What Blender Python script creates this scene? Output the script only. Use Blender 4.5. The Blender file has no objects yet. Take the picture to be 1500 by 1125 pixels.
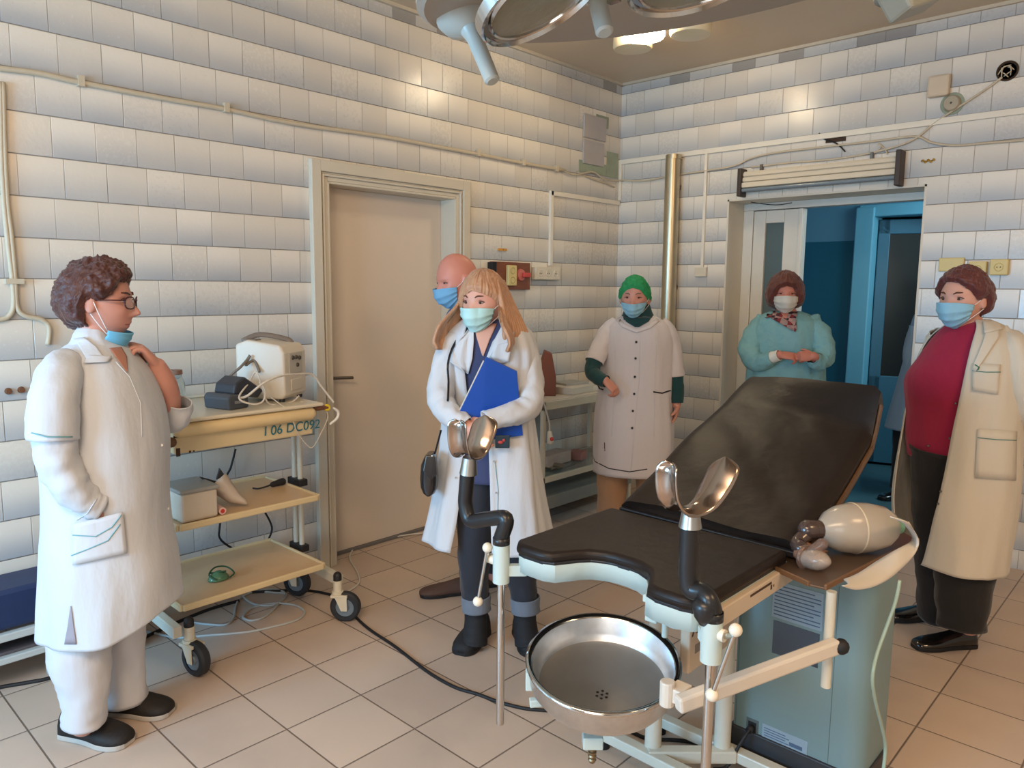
import bpy, math, random
from mathutils import Vector, Matrix, noise
random.seed(7)
scn = bpy.context.scene
PI = math.pi
sin, cos = math.sin, math.cos

# ---------------------------------------------------------------- camera
def lin(c):
    c = c / 255.0
    return c / 12.92 if c <= 0.04045 else ((c + 0.055) / 1.055) ** 2.4
CAM = Vector((3.382, -4.785, 1.5))
FPX = 1101.8
YAW, PIT, ROL = -0.7514, -0.1269, 0.0093
Fv = Vector((sin(YAW) * cos(PIT), cos(YAW) * cos(PIT), sin(PIT)))
R0 = Vector((cos(YAW), -sin(YAW), 0)); U0 = R0.cross(Fv)
Rv = cos(ROL) * R0 + sin(ROL) * U0
Uv = -sin(ROL) * R0 + cos(ROL) * U0
cd = bpy.data.cameras.new('camera'); cam = bpy.data.objects.new('camera', cd)
scn.collection.objects.link(cam); scn.camera = cam
m = Matrix.Identity(4)
for i in range(3):
    m[i][0] = Rv[i]; m[i][1] = Uv[i]; m[i][2] = -Fv[i]; m[i][3] = CAM[i]
cam.matrix_world = m
cd.sensor_width = 36; cd.lens = FPX / 1500 * 36; cd.clip_start = 0.05

# ---------------------------------------------------------------- light and exposure
scn.view_settings.view_transform = 'Standard'; scn.view_settings.look = 'None'
scn.view_settings.gamma = 1; scn.view_settings.exposure = 0.55; scn.view_settings.use_curve_mapping = False
w = bpy.data.worlds.new('world'); scn.world = w; w.use_nodes = True
w.node_tree.nodes['Background'].inputs[0].default_value = (0.45, 0.62, 0.9, 1)
w.node_tree.nodes['Background'].inputs[1].default_value = 0.6

def area(name, loc, target, sx, sy, power, col):
    l = bpy.data.lights.new(name, 'AREA'); l.shape = 'RECTANGLE'; l.size = sx; l.size_y = sy
    l.energy = power; l.color = col
    o = bpy.data.objects.new(name, l); scn.collection.objects.link(o); o.location = loc
    o.rotation_euler = (Vector(target) - Vector(loc)).to_track_quat('-Z', 'Y').to_euler()
    return o
# daylight entering by the windows of the wall behind the camera
area('daylight_near_window', (1.25, -6.85, 1.45), (0.7, -3.2, 0.2), 1.7, 1.3, 98, (0.31, 0.66, 1.0))
area('daylight_second_window', (4.1, -6.85, 1.6), (1.8, -2.0, 0.9), 1.5, 1.5, 22, (1.0, 0.93, 0.84))
# warm ceiling lamps further back in the room
area('ceiling_lamp_light', (2.9, -5.3, 2.93), (2.6, -4.0, 0), 1.6, 1.0, 66, (1.0, 0.71, 0.46))
area('ceiling_lamp_light_right', (4.4, -3.0, 2.93), (3.4, -2.0, 0), 0.9, 0.9, 30, (1.0, 0.66, 0.36))
area('corridor_light', (2.9, 1.2, 2.3), (0.9, 1.6, 0.9), 0.8, 0.9, 20, (0.66, 0.90, 1.0))  # cool area light brightening the corridor, its source unseen

def at(px, py, d):
    return CAM + d * ((px - 750) / FPX * Rv + (562.5 - py) / FPX * Uv + Fv)
def toplane(px, py, ax, val):
    r = (px - 750) / FPX * Rv + (562.5 - py) / FPX * Uv + Fv
    return CAM + r * ((val - CAM[ax]) / r[ax])
def proj(p):
    v = Vector(p) - CAM; z = v.dot(Fv)
    return 750 + FPX * v.dot(Rv) / z, 562.5 - FPX * v.dot(Uv) / z, z

# ---------------------------------------------------------------- materials
MATS = {}
def rgb(c): return (lin(c[0]), lin(c[1]), lin(c[2]), 1)
def M(name, c, rough=0.6, metal=0.0, var=0.06, nscale=12.0, bump=0.0, bscale=60.0, c2=None, alpha=1.0, trans=0.0, sheen=0.0, coat=0.0, stretch=None, sss=0.0, ior=1.45, detail=3.0, bdist=0.004):
    if name in MATS: return MATS[name]
    mt = bpy.data.materials.new(name); mt.use_nodes = True; MATS[name] = mt
    nt = mt.node_tree; N = nt.nodes; L = nt.links; b = N['Principled BSDF']
    tc = N.new('ShaderNodeTexCoord'); mp = N.new('ShaderNodeMapping')
    L.new(tc.outputs['Object'], mp.inputs[0])
    if stretch: mp.inputs['Scale'].default_value = stretch
    nz = N.new('ShaderNodeTexNoise'); nz.inputs['Scale'].default_value = nscale; nz.inputs['Detail'].default_value = detail
    L.new(mp.outputs[0], nz.inputs['Vector'])
    mx = N.new('ShaderNodeMix'); mx.data_type = 'RGBA'
    c = rgb(c)
    if c2: a, bb = c, rgb(c2)
    else:
        a = tuple(max(0, v * (1 - var)) for v in c[:3]) + (1,); bb = tuple(min(1, v * (1 + var)) for v in c[:3]) + (1,)
    mx.inputs[6].default_value = a; mx.inputs[7].default_value = bb
    L.new(nz.outputs[0], mx.inputs[0]); L.new(mx.outputs[2], b.inputs['Base Color'])
    b.inputs['Roughness'].default_value = rough; b.inputs['Metallic'].default_value = metal
    b.inputs['IOR'].default_value = ior
    if bump:
        n2 = N.new('ShaderNodeTexNoise'); n2.inputs['Scale'].default_value = bscale; n2.inputs['Detail'].default_value = 4
        L.new(mp.outputs[0], n2.inputs['Vector'])
        bp = N.new('ShaderNodeBump'); bp.inputs['Strength'].default_value = bump; bp.inputs['Distance'].default_value = bdist
        L.new(n2.outputs[0], bp.inputs['Height']); L.new(bp.outputs[0], b.inputs['Normal'])
    if alpha < 1: b.inputs['Alpha'].default_value = alpha
    if trans: b.inputs['Transmission Weight'].default_value = trans
    if sheen: b.inputs['Sheen Weight'].default_value = sheen
    if coat: b.inputs['Coat Weight'].default_value = coat; b.inputs['Coat Roughness'].default_value = 0.15
    if sss: b.inputs['Subsurface Weight'].default_value = sss; b.inputs['Subsurface Scale'].default_value = 0.01
    return mt

class G:   # tiny node-math helper
    def __init__(s, nt): s.nt = nt
    def v(s, sock, x):
        if hasattr(x, 'links') or hasattr(x, 'is_linked'): s.nt.links.new(x, sock)
        else: sock.default_value = x
    def m(s, op, a, b=0.0, c=0.0):
        n = s.nt.nodes.new('ShaderNodeMath'); n.operation = op
        s.v(n.inputs[0], a); s.v(n.inputs[1], b); s.v(n.inputs[2], c); return n.outputs[0]
    def ss(s, x, lo, hi):
        n = s.nt.nodes.new('ShaderNodeMapRange'); n.interpolation_type = 'SMOOTHSTEP'
        s.v(n.inputs[0], x); n.inputs[1].default_value = lo; n.inputs[2].default_value = hi; return n.outputs[0]
    def mix(s, f, a, b):
        n = s.nt.nodes.new('ShaderNodeMix'); n.data_type = 'RGBA'; s.v(n.inputs[0], f)
        s.v(n.inputs[6], a); s.v(n.inputs[7], b); return n.outputs[2]
    def wn(s, a, b):
        cb = s.nt.nodes.new('ShaderNodeCombineXYZ'); s.v(cb.inputs[0], a); s.v(cb.inputs[1], b)
        n = s.nt.nodes.new('ShaderNodeTexWhiteNoise'); n.noise_dimensions = '2D'; s.nt.links.new(cb.outputs[0], n.inputs['Vector']); return n.outputs[0]
ROWT, ROWZ = 0.1567, 2.929
def wall_mat(name, axis):
    mt = bpy.data.materials.new(name); mt.use_nodes = True; nt = mt.node_tree; g = G(nt); b = nt.nodes['Principled BSDF']
    tc = nt.nodes.new('ShaderNodeTexCoord'); sp = nt.nodes.new('ShaderNodeSeparateXYZ'); nt.links.new(tc.outputs['Object'], sp.inputs[0])
    u = sp.outputs[axis]; z = sp.outputs[2]
    rr = g.m('DIVIDE', g.m('SUBTRACT', ROWZ, z), ROWT); row = g.m('FLOOR', rr); fr = g.m('FRACT', rr)
    uu = g.m('ADD', g.m('DIVIDE', u, 0.1585), g.m('MULTIPLY', g.wn(row, 3.7), 7.0))
    col = g.m('FLOOR', uu); fu = g.m('FRACT', uu)
    rnd = g.wn(g.m('ADD', row, 13.1), col)
    nz = nt.nodes.new('ShaderNodeTexNoise'); nz.inputs['Scale'].default_value = 3.0; nt.links.new(tc.outputs['Object'], nz.inputs[0])
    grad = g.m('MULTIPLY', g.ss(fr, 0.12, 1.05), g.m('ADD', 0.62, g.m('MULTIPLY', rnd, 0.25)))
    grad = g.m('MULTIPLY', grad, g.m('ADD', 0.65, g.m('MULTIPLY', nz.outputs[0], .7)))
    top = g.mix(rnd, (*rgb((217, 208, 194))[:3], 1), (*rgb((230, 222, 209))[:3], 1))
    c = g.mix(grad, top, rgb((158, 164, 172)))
    # cut strip under the ceiling: odd dark pieces
    strip = g.m('MULTIPLY', g.m('GREATER_THAN', z, ROWZ), g.m('GREATER_THAN', rnd, 0.72))
    c = g.mix(g.m('MULTIPLY', strip, 0.6), c, rgb((120, 112, 104)))
    jh = g.m('SUBTRACT', 1.0, g.ss(g.m('MINIMUM', fr, g.m('SUBTRACT', 1.0, fr)), 0.0, 0.022))
    jv = g.m('MULTIPLY', g.m('SUBTRACT', 1.0, g.ss(g.m('MINIMUM', fu, g.m('SUBTRACT', 1.0, fu)), 0.004, 0.018)), g.m('ADD', 0.35, g.m('MULTIPLY', g.wn(col, row), 0.65)))
    j = g.m('MAXIMUM', jh, g.m('MULTIPLY', jv, 0.8))
    c = g.mix(g.m('MULTIPLY', j, 0.75), c, rgb((92, 86, 80)))
    nt.links.new(c, b.inputs['Base Color'])
    n2 = nt.nodes.new('ShaderNodeTexNoise'); n2.inputs['Scale'].default_value = 55; n2.inputs['Detail'].default_value = 2; nt.links.new(tc.outputs['Object'], n2.inputs[0])
    # every tile leans out a little at its foot, like a shingle
    h = g.m('ADD', g.m('MULTIPLY', g.m('SUBTRACT', 1.0, j), 0.8), g.m('ADD', g.m('MULTIPLY', n2.outputs[0], 0.12), g.m('MULTIPLY', fr, 0.9)))
    bp = nt.nodes.new('ShaderNodeBump'); bp.inputs['Strength'].default_value = 0.6; bp.inputs['Distance'].default_value = 0.005
    nt.links.new(h, bp.inputs['Height']); nt.links.new(bp.outputs[0], b.inputs['Normal'])
    nt.links.new(g.m('ADD', 0.13, g.m('MULTIPLY', g.m('ADD', rnd, n2.outputs[0]), 0.14)), b.inputs['Roughness'])
    return mt
def floor_mat():
    mt = bpy.data.materials.new('floor_tiles'); mt.use_nodes = True; nt = mt.node_tree; g = G(nt); b = nt.nodes['Principled BSDF']
    tc = nt.nodes.new('ShaderNodeTexCoord'); sp = nt.nodes.new('ShaderNodeSeparateXYZ'); nt.links.new(tc.outputs['Object'], sp.inputs[0])
    a = g.m('DIVIDE', g.m('SUBTRACT', sp.outputs[0], 0.573), 0.3106); c_ = g.m('DIVIDE', g.m('SUBTRACT', sp.outputs[1], -3.247), 0.3043)
    ia, ic, fa, fc = g.m('FLOOR', a), g.m('FLOOR', c_), g.m('FRACT', a), g.m('FRACT', c_)
    rnd = g.wn(ia, ic)
    nz = nt.nodes.new('ShaderNodeTexNoise'); nz.inputs['Scale'].default_value = 2.2; nz.inputs['Detail'].default_value = 6; nt.links.new(tc.outputs['Object'], nz.inputs[0])
    t = g.mix(rnd, rgb((190, 170, 154)), rgb((203, 182, 164)))
    t = g.mix(g.m('MULTIPLY', g.ss(nz.outputs[0], 0.4, 0.75), 0.45), t, rgb((168, 152, 140)))
    e = g.m('MINIMUM', g.m('MINIMUM', fa, g.m('SUBTRACT', 1.0, fa)), g.m('MINIMUM', fc, g.m('SUBTRACT', 1.0, fc)))
    j = g.m('SUBTRACT', 1.0, g.ss(e, 0.004, 0.014))
    t = g.mix(g.m('MULTIPLY', j, 0.8), t, rgb((74, 60, 52)))
    nt.links.new(t, b.inputs['Base Color'])
    bp = nt.nodes.new('ShaderNodeBump'); bp.inputs['Strength'].default_value = 0.5; bp.inputs['Distance'].default_value = 0.003
    nt.links.new(g.m('ADD', g.m('SUBTRACT', 1.0, j), g.m('MULTIPLY', nz.outputs[0], 0.2)), bp.inputs['Height']); nt.links.new(bp.outputs[0], b.inputs['Normal'])
    nt.links.new(g.m('ADD', 0.30, g.m('MULTIPLY', nz.outputs[0], 0.25)), b.inputs['Roughness'])
    return mt
def emit_mat(name, c, s):
    mt = bpy.data.materials.new(name); mt.use_nodes = True; b = mt.node_tree.nodes['Principled BSDF']
    b.inputs['Base Color'].default_value = rgb(c); b.inputs['Emission Color'].default_value = rgb(c); b.inputs['Emission Strength'].default_value = s
    return mt

# ---------------------------------------------------------------- mesh builder
COL = scn.collection
def wloc(o):
    v = Vector((0, 0, 0))
    while o is not None: v += Vector(o.location); o = o.parent
    return v
def tag(o, label=None, cat=None, group=None, kind=None):
    if label: o['label'] = label
    if cat: o['category'] = cat
    if group: o['group'] = group
    if kind: o['kind'] = kind
    return o
def thing(name, loc, label, cat, group=None):
    o = bpy.data.objects.new(name, None); COL.objects.link(o); o.location = loc; o.empty_display_size = 0.1
    return tag(o, label, cat, group)
class MB:
    def __init__(s): s.v = []; s.f = []; s.mi = []; s.cur = 0
    def add(s, vs, fs):
        n = len(s.v); s.v += [Vector(q) for q in vs]
        for f in fs: s.f.append([i + n for i in f]); s.mi.append(s.cur)
        return s
    def box(s, a, b):
        x0, y0, z0 = a; x1, y1, z1 = b
        x0, x1 = min(x0, x1), max(x0, x1); y0, y1 = min(y0, y1), max(y0, y1); z0, z1 = min(z0, z1), max(z0, z1)
        return s.add([(x0, y0, z0), (x1, y0, z0), (x1, y1, z0), (x0, y1, z0), (x0, y0, z1), (x1, y0, z1), (x1, y1, z1), (x0, y1, z1)],
                     [(0, 3, 2, 1), (4, 5, 6, 7), (0, 1, 5, 4), (1, 2, 6, 5), (2, 3, 7, 6), (3, 0, 4, 7)])
    def obox(s, c, size, X=(1, 0, 0), Y=(0, 1, 0), Z=(0, 0, 1)):
        c = Vector(c); X, Y, Z = Vector(X).normalized(), Vector(Y).normalized(), Vector(Z).normalized(); hx, hy, hz = [q / 2 for q in size]
        vs = [c + X * a * hx + Y * b * hy + Z * d * hz for d in (-1, 1) for a, b in ((-1, -1), (1, -1), (1, 1), (-1, 1))]
        return s.add(vs, [(0, 3, 2, 1), (4, 5, 6, 7), (0, 1, 5, 4), (1, 2, 6, 5), (2, 3, 7, 6), (3, 0, 4, 7)])
    def bar(s, p, q, w, h, up=(0, 0, 1)):
        p, q = Vector(p), Vector(q); d = q - p; X = d.normalized(); Y = Vector(up).cross(X).normalized(); Z = X.cross(Y)
        return s.obox((p + q) / 2, (d.length, w, h), X, Y, Z)
    def rings(s, R, closed=True, cap0=True, cap1=True, flip=False):
        k = len(R[0]); fs = []
        for i in range(len(R) - 1):
            for j in range(k if closed else k - 1):
                j2 = (j + 1) % k
                f = (i * k + j, i * k + j2, (i + 1) * k + j2, (i + 1) * k + j)
                fs.append(f[::-1] if flip else f)
        if closed and cap0: fs.append(tuple(range(k))[::-1] if not flip else tuple(range(k)))
        if closed and cap1:
            o = (len(R) - 1) * k; fs.append(tuple(o + i for i in range(k)) if not flip else tuple(o + i for i in range(k))[::-1])
        return s.add([p for r in R for p in r], fs)
    def tube(s, pts, r, seg=10, smooth=0, flat=1.0, upv=None, cap=True, round_ends=False):
        P = [Vector(p) for p in pts]; rs = list(r) if hasattr(r, '__len__') else [r] * len(P)
        if smooth: P, rs = spline(P, rs, smooth)
        if round_ends:
            d0 = (P[0] - P[1]).normalized(); d1 = (P[-1] - P[-2]).normalized(); r0, r1 = rs[0], rs[-1]
            pre = [(P[0] + d0 * r0 * sin(a), r0 * cos(a)) for a in (1.45, 1.1, .7, .35)]
            post = [(P[-1] + d1 * r1 * sin(a), r1 * cos(a)) for a in (.35, .7, 1.1, 1.45)]
            P = [a for a, b in pre] + P + [a for a, b in post]; rs = [b for a, b in pre] + rs + [b for a, b in post]
        R = []; nrm = None
        for i, p in enumerate(P):
            t = ((P[min(i + 1, len(P) - 1)] - P[max(i - 1, 0)])).normalized()
            if nrm is None:
                u = Vector(upv) if upv is not None else (Vector((0, 0, 1)) if abs(t.z) < .9 else Vector((1, 0, 0)))
                nrm = (u - t * u.dot(t)).normalized()
            else: nrm = (nrm - t * nrm.dot(t)).normalized()
            bn = t.cross(nrm)
            R.append([p + rs[i] * (cos(a) * nrm * flat + sin(a) * bn) for a in [2 * PI * k / seg for k in range(seg)]])
        return s.rings(R, True, cap, cap)
    def cyl(s, p, q, r0, r1=None, seg=24): return s.tube([p, q], [r0, r0 if r1 is None else r1], seg)
    def lathe(s, c, prof, seg=40, axis=(0, 0, 1), xd=None, cap0=False, cap1=False):
        c = Vector(c); A = Vector(axis).normalized(); X = Vector(xd) if xd else (Vector((1, 0, 0)) if abs(A.x) < .9 else Vector((0, 1, 0)))
        X = (X - A * X.dot(A)).normalized(); Y = A.cross(X)
        return s.rings([[c + A * h + (X * cos(2 * PI * k / seg) + Y * sin(2 * PI * k / seg)) * max(r, 1e-4) for k in range(seg)] for r, h in prof], True, cap0, cap1)
    def ball(s, c, r, seg=16, sc=(1, 1, 1), frame=None):
        c = Vector(c); X, Y, Z = frame or (Vector((1, 0, 0)), Vector((0, 1, 0)), Vector((0, 0, 1)))
        R = []
        for i in range(seg // 2 + 1):
            a = PI * i / (seg // 2); a = min(max(a, 1e-3), PI - 1e-3)
            R.append([c + r * (sc[0] * sin(a) * cos(2 * PI * k / seg) * X + sc[1] * sin(a) * sin(2 * PI * k / seg) * Y - sc[2] * cos(a) * Z) for k in range(seg)])
        return s.rings(R)
    def prism(s, poly, d):      # poly: list of 3d points, extruded by d
        n = len(poly); d = Vector(d); poly = [Vector(p) for p in poly]
        return s.add(poly + [p + d for p in poly], [tuple(range(n))[::-1], tuple(range(n, 2 * n))] + [(i, (i + 1) % n, (i + 1) % n + n, i + n) for i in range(n)])
    def grid(s, Rg, wrap=False): return s.rings(Rg, wrap, False, False)
    def build(s, name, mat, parent=None, smooth=False, bevel=0, bseg=2, solid=0, soff=-1, sub=0, origin=None, fix=True):
        if parent is not None: o0 = wloc(parent)
        elif origin is not None: o0 = Vector(origin)
        else:
            xs = [p.x for p in s.v]; ys = [p.y for p in s.v]; zs = [p.z for p in s.v]
            o0 = Vector(((min(xs) + max(xs)) / 2, (min(ys) + max(ys)) / 2, min(zs)))
        me = bpy.data.meshes.new(name); me.from_pydata([p - o0 for p in s.v], [], s.f)
        mats = mat if isinstance(mat, (list, tuple)) else [mat]
        for mm in mats: me.materials.append(mm)
        if len(mats) > 1:
            for p, k in zip(me.polygons, s.mi): p.material_index = k
        if fix:
            import bmesh
            bm = bmesh.new(); bm.from_mesh(me); bmesh.ops.recalc_face_normals(bm, faces=bm.faces); bm.to_mesh(me); bm.free()
        if smooth:
            me.polygons.foreach_set('use_smooth', [True] * len(me.polygons))
            if smooth == 'auto':
                try: me.set_sharp_from_angle(angle=math.radians(38))
                except Exception: pass
        me.update()
        o = bpy.data.objects.new(name, me); COL.objects.link(o)
        if parent is not None: o.parent = parent
        else: o.location = o0
        if sub: md = o.modifiers.new('sub', 'SUBSURF'); md.levels = md.render_levels = sub
        if solid: md = o.modifiers.new('solid', 'SOLIDIFY'); md.thickness = solid; md.offset = soff
        if bevel: md = o.modifiers.new('bevel', 'BEVEL'); md.width = bevel; md.segments = bseg; md.limit_method = 'ANGLE'; md.angle_limit = math.radians(40); md.harden_normals = False
        return o
def spline(P, rs, n):
    out, ro = [], []
    for i in range(len(P) - 1):
        p0, p1, p2, p3 = P[max(i - 1, 0)], P[i], P[i + 1], P[min(i + 2, len(P) - 1)]
        r0, r1, r2, r3 = rs[max(i - 1, 0)], rs[i], rs[i + 1], rs[min(i + 2, len(P) - 1)]
        for k in range(n):
            t = k / n
            f = lambda a, b, c, d: 0.5 * ((2 * b) + (c - a) * t + (2 * a - 5 * b + 4 * c - d) * t * t + (3 * b - a - 3 * c + d) * t ** 3)
            out.append(f(p0, p1, p2, p3)); ro.append(f(r0, r1, r2, r3))
    out.append(P[-1]); ro.append(rs[-1]); return out, ro
def interp(xs, ys, x):
    if x <= xs[0]: return ys[0]
    for i in range(len(xs) - 1):
        if x <= xs[i + 1]:
            t = (x - xs[i]) / (xs[i + 1] - xs[i]); return ys[i] + (ys[i + 1] - ys[i]) * t
    return ys[-1]
def struct(o): o['kind'] = 'structure'; return o
def copy_tree(o, d, parent=None):
    c = o.copy(); COL.objects.link(c)
    if parent is not None: c.parent = parent
    else: c.location = Vector(o.location) + Vector(d)
    for ch in list(o.children): copy_tree(ch, d, c)
    return c
FONT = None
def text3d(name, s, pos, X, Y, size, mat, parent, depth=0.0006, shear=0.0):
    cu = bpy.data.curves.new(name, 'FONT'); cu.body = s; cu.size = size; cu.extrude = depth; cu.shear = shear
    tmp = bpy.data.objects.new('tmp', cu); COL.objects.link(tmp)
    dg = bpy.context.evaluated_depsgraph_get(); me = bpy.data.meshes.new_from_object(tmp.evaluated_get(dg))
    bpy.data.objects.remove(tmp); bpy.data.curves.remove(cu)
    X, Y = Vector(X).normalized(), Vector(Y).normalized(); Z = X.cross(Y)
    o0 = wloc(parent) if parent else Vector(pos)
    for v in me.vertices: v.co = Vector(pos) + X * v.co.x + Y * v.co.y + Z * v.co.z - o0
    me.materials.clear(); me.materials.append(mat); me.name = name
    o = bpy.data.objects.new(name, me); COL.objects.link(o)
    if parent: o.parent = parent
    else: o.location = o0
    return o
# ================================================================ ROOM
cream = M('cream_paint', (205, 196, 178), 0.45, var=0.05, nscale=3)
plaster = M('plaster_paint', (206, 200, 190), 0.7, var=0.05, nscale=4, bump=0.1, bscale=20)
white_pvc = M('white_pvc', (214, 210, 200), 0.35)
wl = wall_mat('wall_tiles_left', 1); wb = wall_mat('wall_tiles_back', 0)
H = 3.005; XR, YN = 5.4, -7.0
def o0(mb, name, mat, **k): return struct(mb.build(name, mat, origin=(0, 0, 0), **k))
f = MB(); f.box((-0.3, YN - .2, -0.06), (XR + .2, 0.12, 0)); o0(f, 'floor', floor_mat())
f = MB(); f.box((-0.3, YN - .2, H), (XR + .2, 0.3, H + .1)); o0(f, 'ceiling', M('ceiling_paint', (206, 186, 160), 0.5, var=0.03, nscale=1.5))
# left wall with the door opening
DY0, DY1, DZ = -2.57, -1.68, 2.03
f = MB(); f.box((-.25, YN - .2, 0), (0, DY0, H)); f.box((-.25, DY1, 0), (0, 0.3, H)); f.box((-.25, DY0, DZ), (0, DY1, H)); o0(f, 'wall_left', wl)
BX0, BX1, BZ = 0.889, 2.11, 2.105
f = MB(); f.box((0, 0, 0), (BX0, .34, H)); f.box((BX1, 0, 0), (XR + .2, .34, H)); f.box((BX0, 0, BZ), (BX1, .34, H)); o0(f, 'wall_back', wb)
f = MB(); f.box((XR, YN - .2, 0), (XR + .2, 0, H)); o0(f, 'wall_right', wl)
f = MB()
wins = [(0.4, 2.1), (3.35, 4.85)]
xs = [0] + [q for w_ in wins for q in w_] + [XR]
for a, b in zip(xs[0::2], xs[1::2]): f.box((a, YN - .2, 0), (b, YN, H))
for a, b in wins: f.box((a, YN - .2, 0), (b, YN, .8)); f.box((a, YN - .2, 2.35), (b, YN, H))
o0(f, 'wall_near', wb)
for k, (a, b) in enumerate(wins):
    f = MB()
    for x in (a, (a + b) / 2 - .03, b - .06): f.box((x, YN - .12, .8), (x + .06, YN - .06, 2.35))
    f.box((a, YN - .12, .8), (b, YN - .06, .86)); f.box((a, YN - .12, 2.29), (b, YN - .06, 2.35)); f.box((a - .05, YN - .1, .76), (b + .05, YN + .12, .8))
    o0(f, 'window_%d' % (k + 1), white_pvc)
# small cove at the ceiling edge
f = MB(); f.box((0, YN, H - .018), (.02, 0, H)); f.box((0, -.02, H - .018), (XR, 0, H)); o0(f, 'trim_1', M('cove_paint', (196, 184, 164), .6))
# ---- door in the left wall: casing, jambs, leaf, handle
f = MB()
def casing(prof):   # prof: list of (offset inward->outward, projection)
    for (i0, i1, pr) in prof:
        f.box((0, DY0 - i1, 0), (pr, DY0 - i0, DZ + i1)); f.box((0, DY1 + i0, 0), (pr, DY1 + i1, DZ + i1)); f.box((0, DY0 - i0, DZ + i0), (pr, DY1 + i0, DZ + i1))
casing([(0, .022, .018), (.022, .034, .028), (.034, .044, .020), (.044, .100, .034)])
f.box((-.25, DY0 - .002, 0), (0.018, DY0 + .012, DZ)); f.box((-.25, DY1 - .012, 0), (0.018, DY1 + .002, DZ)); f.box((-.25, DY0, DZ - .012), (.018, DY1, DZ))
o0(f, 'trim_2', cream, bevel=.004)
f = MB(); f.box((-.15, DY0 + .012, .02), (-.11, DY1 - .012, DZ - .012))
dl = o0(f, 'door_1', M('door_paint', (216, 202, 186), .42, var=.03, nscale=2), bevel=.003)
f = MB(); hy = -2.505; f.tube([(-.11, hy, 1.01), (-.06, hy, 1.01), (-.05, hy + .02, 1.01), (-.05, hy + .115, 1.005)], .009, 10); f.box((-.112, hy - .02, .95), (-.104, hy + .02, 1.08))
o = f.build('door_handle', M('dull_metal', (110, 104, 98), .4, .8), dl, smooth='auto')
f = MB(); f.box((-.2, DY0, 0), (-.1, DY1, .02)); o0(f, 'trim_3', M('threshold_grey', (112, 108, 106), .6), bevel=.004)
f = MB(); f.box((-.27, DY0, 0), (-.25, DY1, DZ)); o0(f, 'wall_behind_door', plaster)
# ---- doorway reveal and frame
f = MB(); f.box((BX0 - .001, .0005, 0), (BX0 + .012, .34, BZ)); f.box((BX1 - .012, .0005, 0), (BX1 + .001, .34, BZ)); f.box((BX0, .0005, BZ - .012), (BX1, .34, BZ + .001))
o0(f, 'trim_4', M('reveal_paint', (214, 206, 190), .5, var=.03, nscale=3))
FY = .22
f = MB(); f.box((BX0 + .012, FY, 0), (BX0 + .083, FY + .07, BZ - .06)); f.box((BX1 - .035, FY, 0), (BX1 - .012, FY + .07, BZ - .06)); f.box((BX0 + .012, FY - .001, BZ - .06), (BX1 - .012, FY + .071, BZ - .013))
o0(f, 'trim_5', white_pvc, bevel=.004)
f = MB(); x0, x1 = .975, 1.325
f.box((x0, FY + .005, .02), (x0 + .085, FY + .055, 2.04)); f.box((x1 - .135, FY + .005, .02), (x1, FY + .055, 2.04)); f.box((x0 + .085, FY + .007, 1.955), (x1 - .135, FY + .053, 2.04)); f.box((x0 + .085, FY + .007, .02), (x1 - .135, FY + .053, .9))
f.box((x1 - .03, FY - .012, .02), (x1 - .002, FY + .0045, 2.04))
dd = o0(f, 'door_2', white_pvc, bevel=.005)
f = MB(); f.box((x0 + .08, FY + .025, .88), (x1 - .13, FY + .03, 1.96)); f.build('pane', M('frosted_glass', (78, 96, 98), .25, coat=.5), dd)
# ---- corridor beyond
blue = M('corridor_blue_paint', (20, 96, 116), .45, var=.05, nscale=2); pale = M('corridor_pale_blue', (96, 146, 168), .5, var=.04, nscale=2)
f = MB(); f.box((-1.2, .34, -.06), (3.4, 4.6, 0)); o0(f, 'floor_corridor', M('corridor_lino', (70, 104, 112), .3, var=.25, nscale=3, stretch=(.6, 3, 1)))
f = MB(); f.box((-1.2, .34, 2.6), (3.4, 4.6, 2.7)); o0(f, 'ceiling_corridor', pale)
WB = 2.0; jx = 1.08   # far wall, opening with an inner door on the right
f = MB(); f.box((-1.2, WB, 0), (jx, WB + .12, 1.93)); o0(f, 'wall_corridor_lower', blue)
f = MB(); f.box((-1.2, WB, 1.93), (jx, WB + .12, 2.6)); f.box((jx, WB, 2.2), (3.4, WB + .12, 2.6)); o0(f, 'wall_corridor_upper', pale)
f = MB(); f.box((1.92, WB, 0), (3.4, WB + .12, 2.2)); o0(f, 'wall_corridor_right', blue)
f = MB(); f.box((jx - .02, WB - .06, 0), (jx + .13, WB + .16, 2.2)); f.box((jx, WB - .04, 2.12), (2.0, WB + .16, 2.22)); f.box((1.84, WB - .04, 0), (1.94, WB + .16, 2.2)); o0(f, 'trim_6', M('sky_blue_paint', (118, 186, 208), .4, var=.04), bevel=.01)
f = MB(); f.box((-1.2, 4.5, 0), (3.4, 4.6, 2.6)); o0(f, 'wall_corridor_far', M('far_room_paint', (170, 160, 148), .6))
f = MB(); f.box((-1.3, .34, 0), (-1.2, 4.6, 2.6)); o0(f, 'wall_corridor_left', pale)
f = MB(); f.box((3.4, .34, 0), (3.5, 4.6, 2.6)); o0(f, 'wall_corridor_end', pale)
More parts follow.
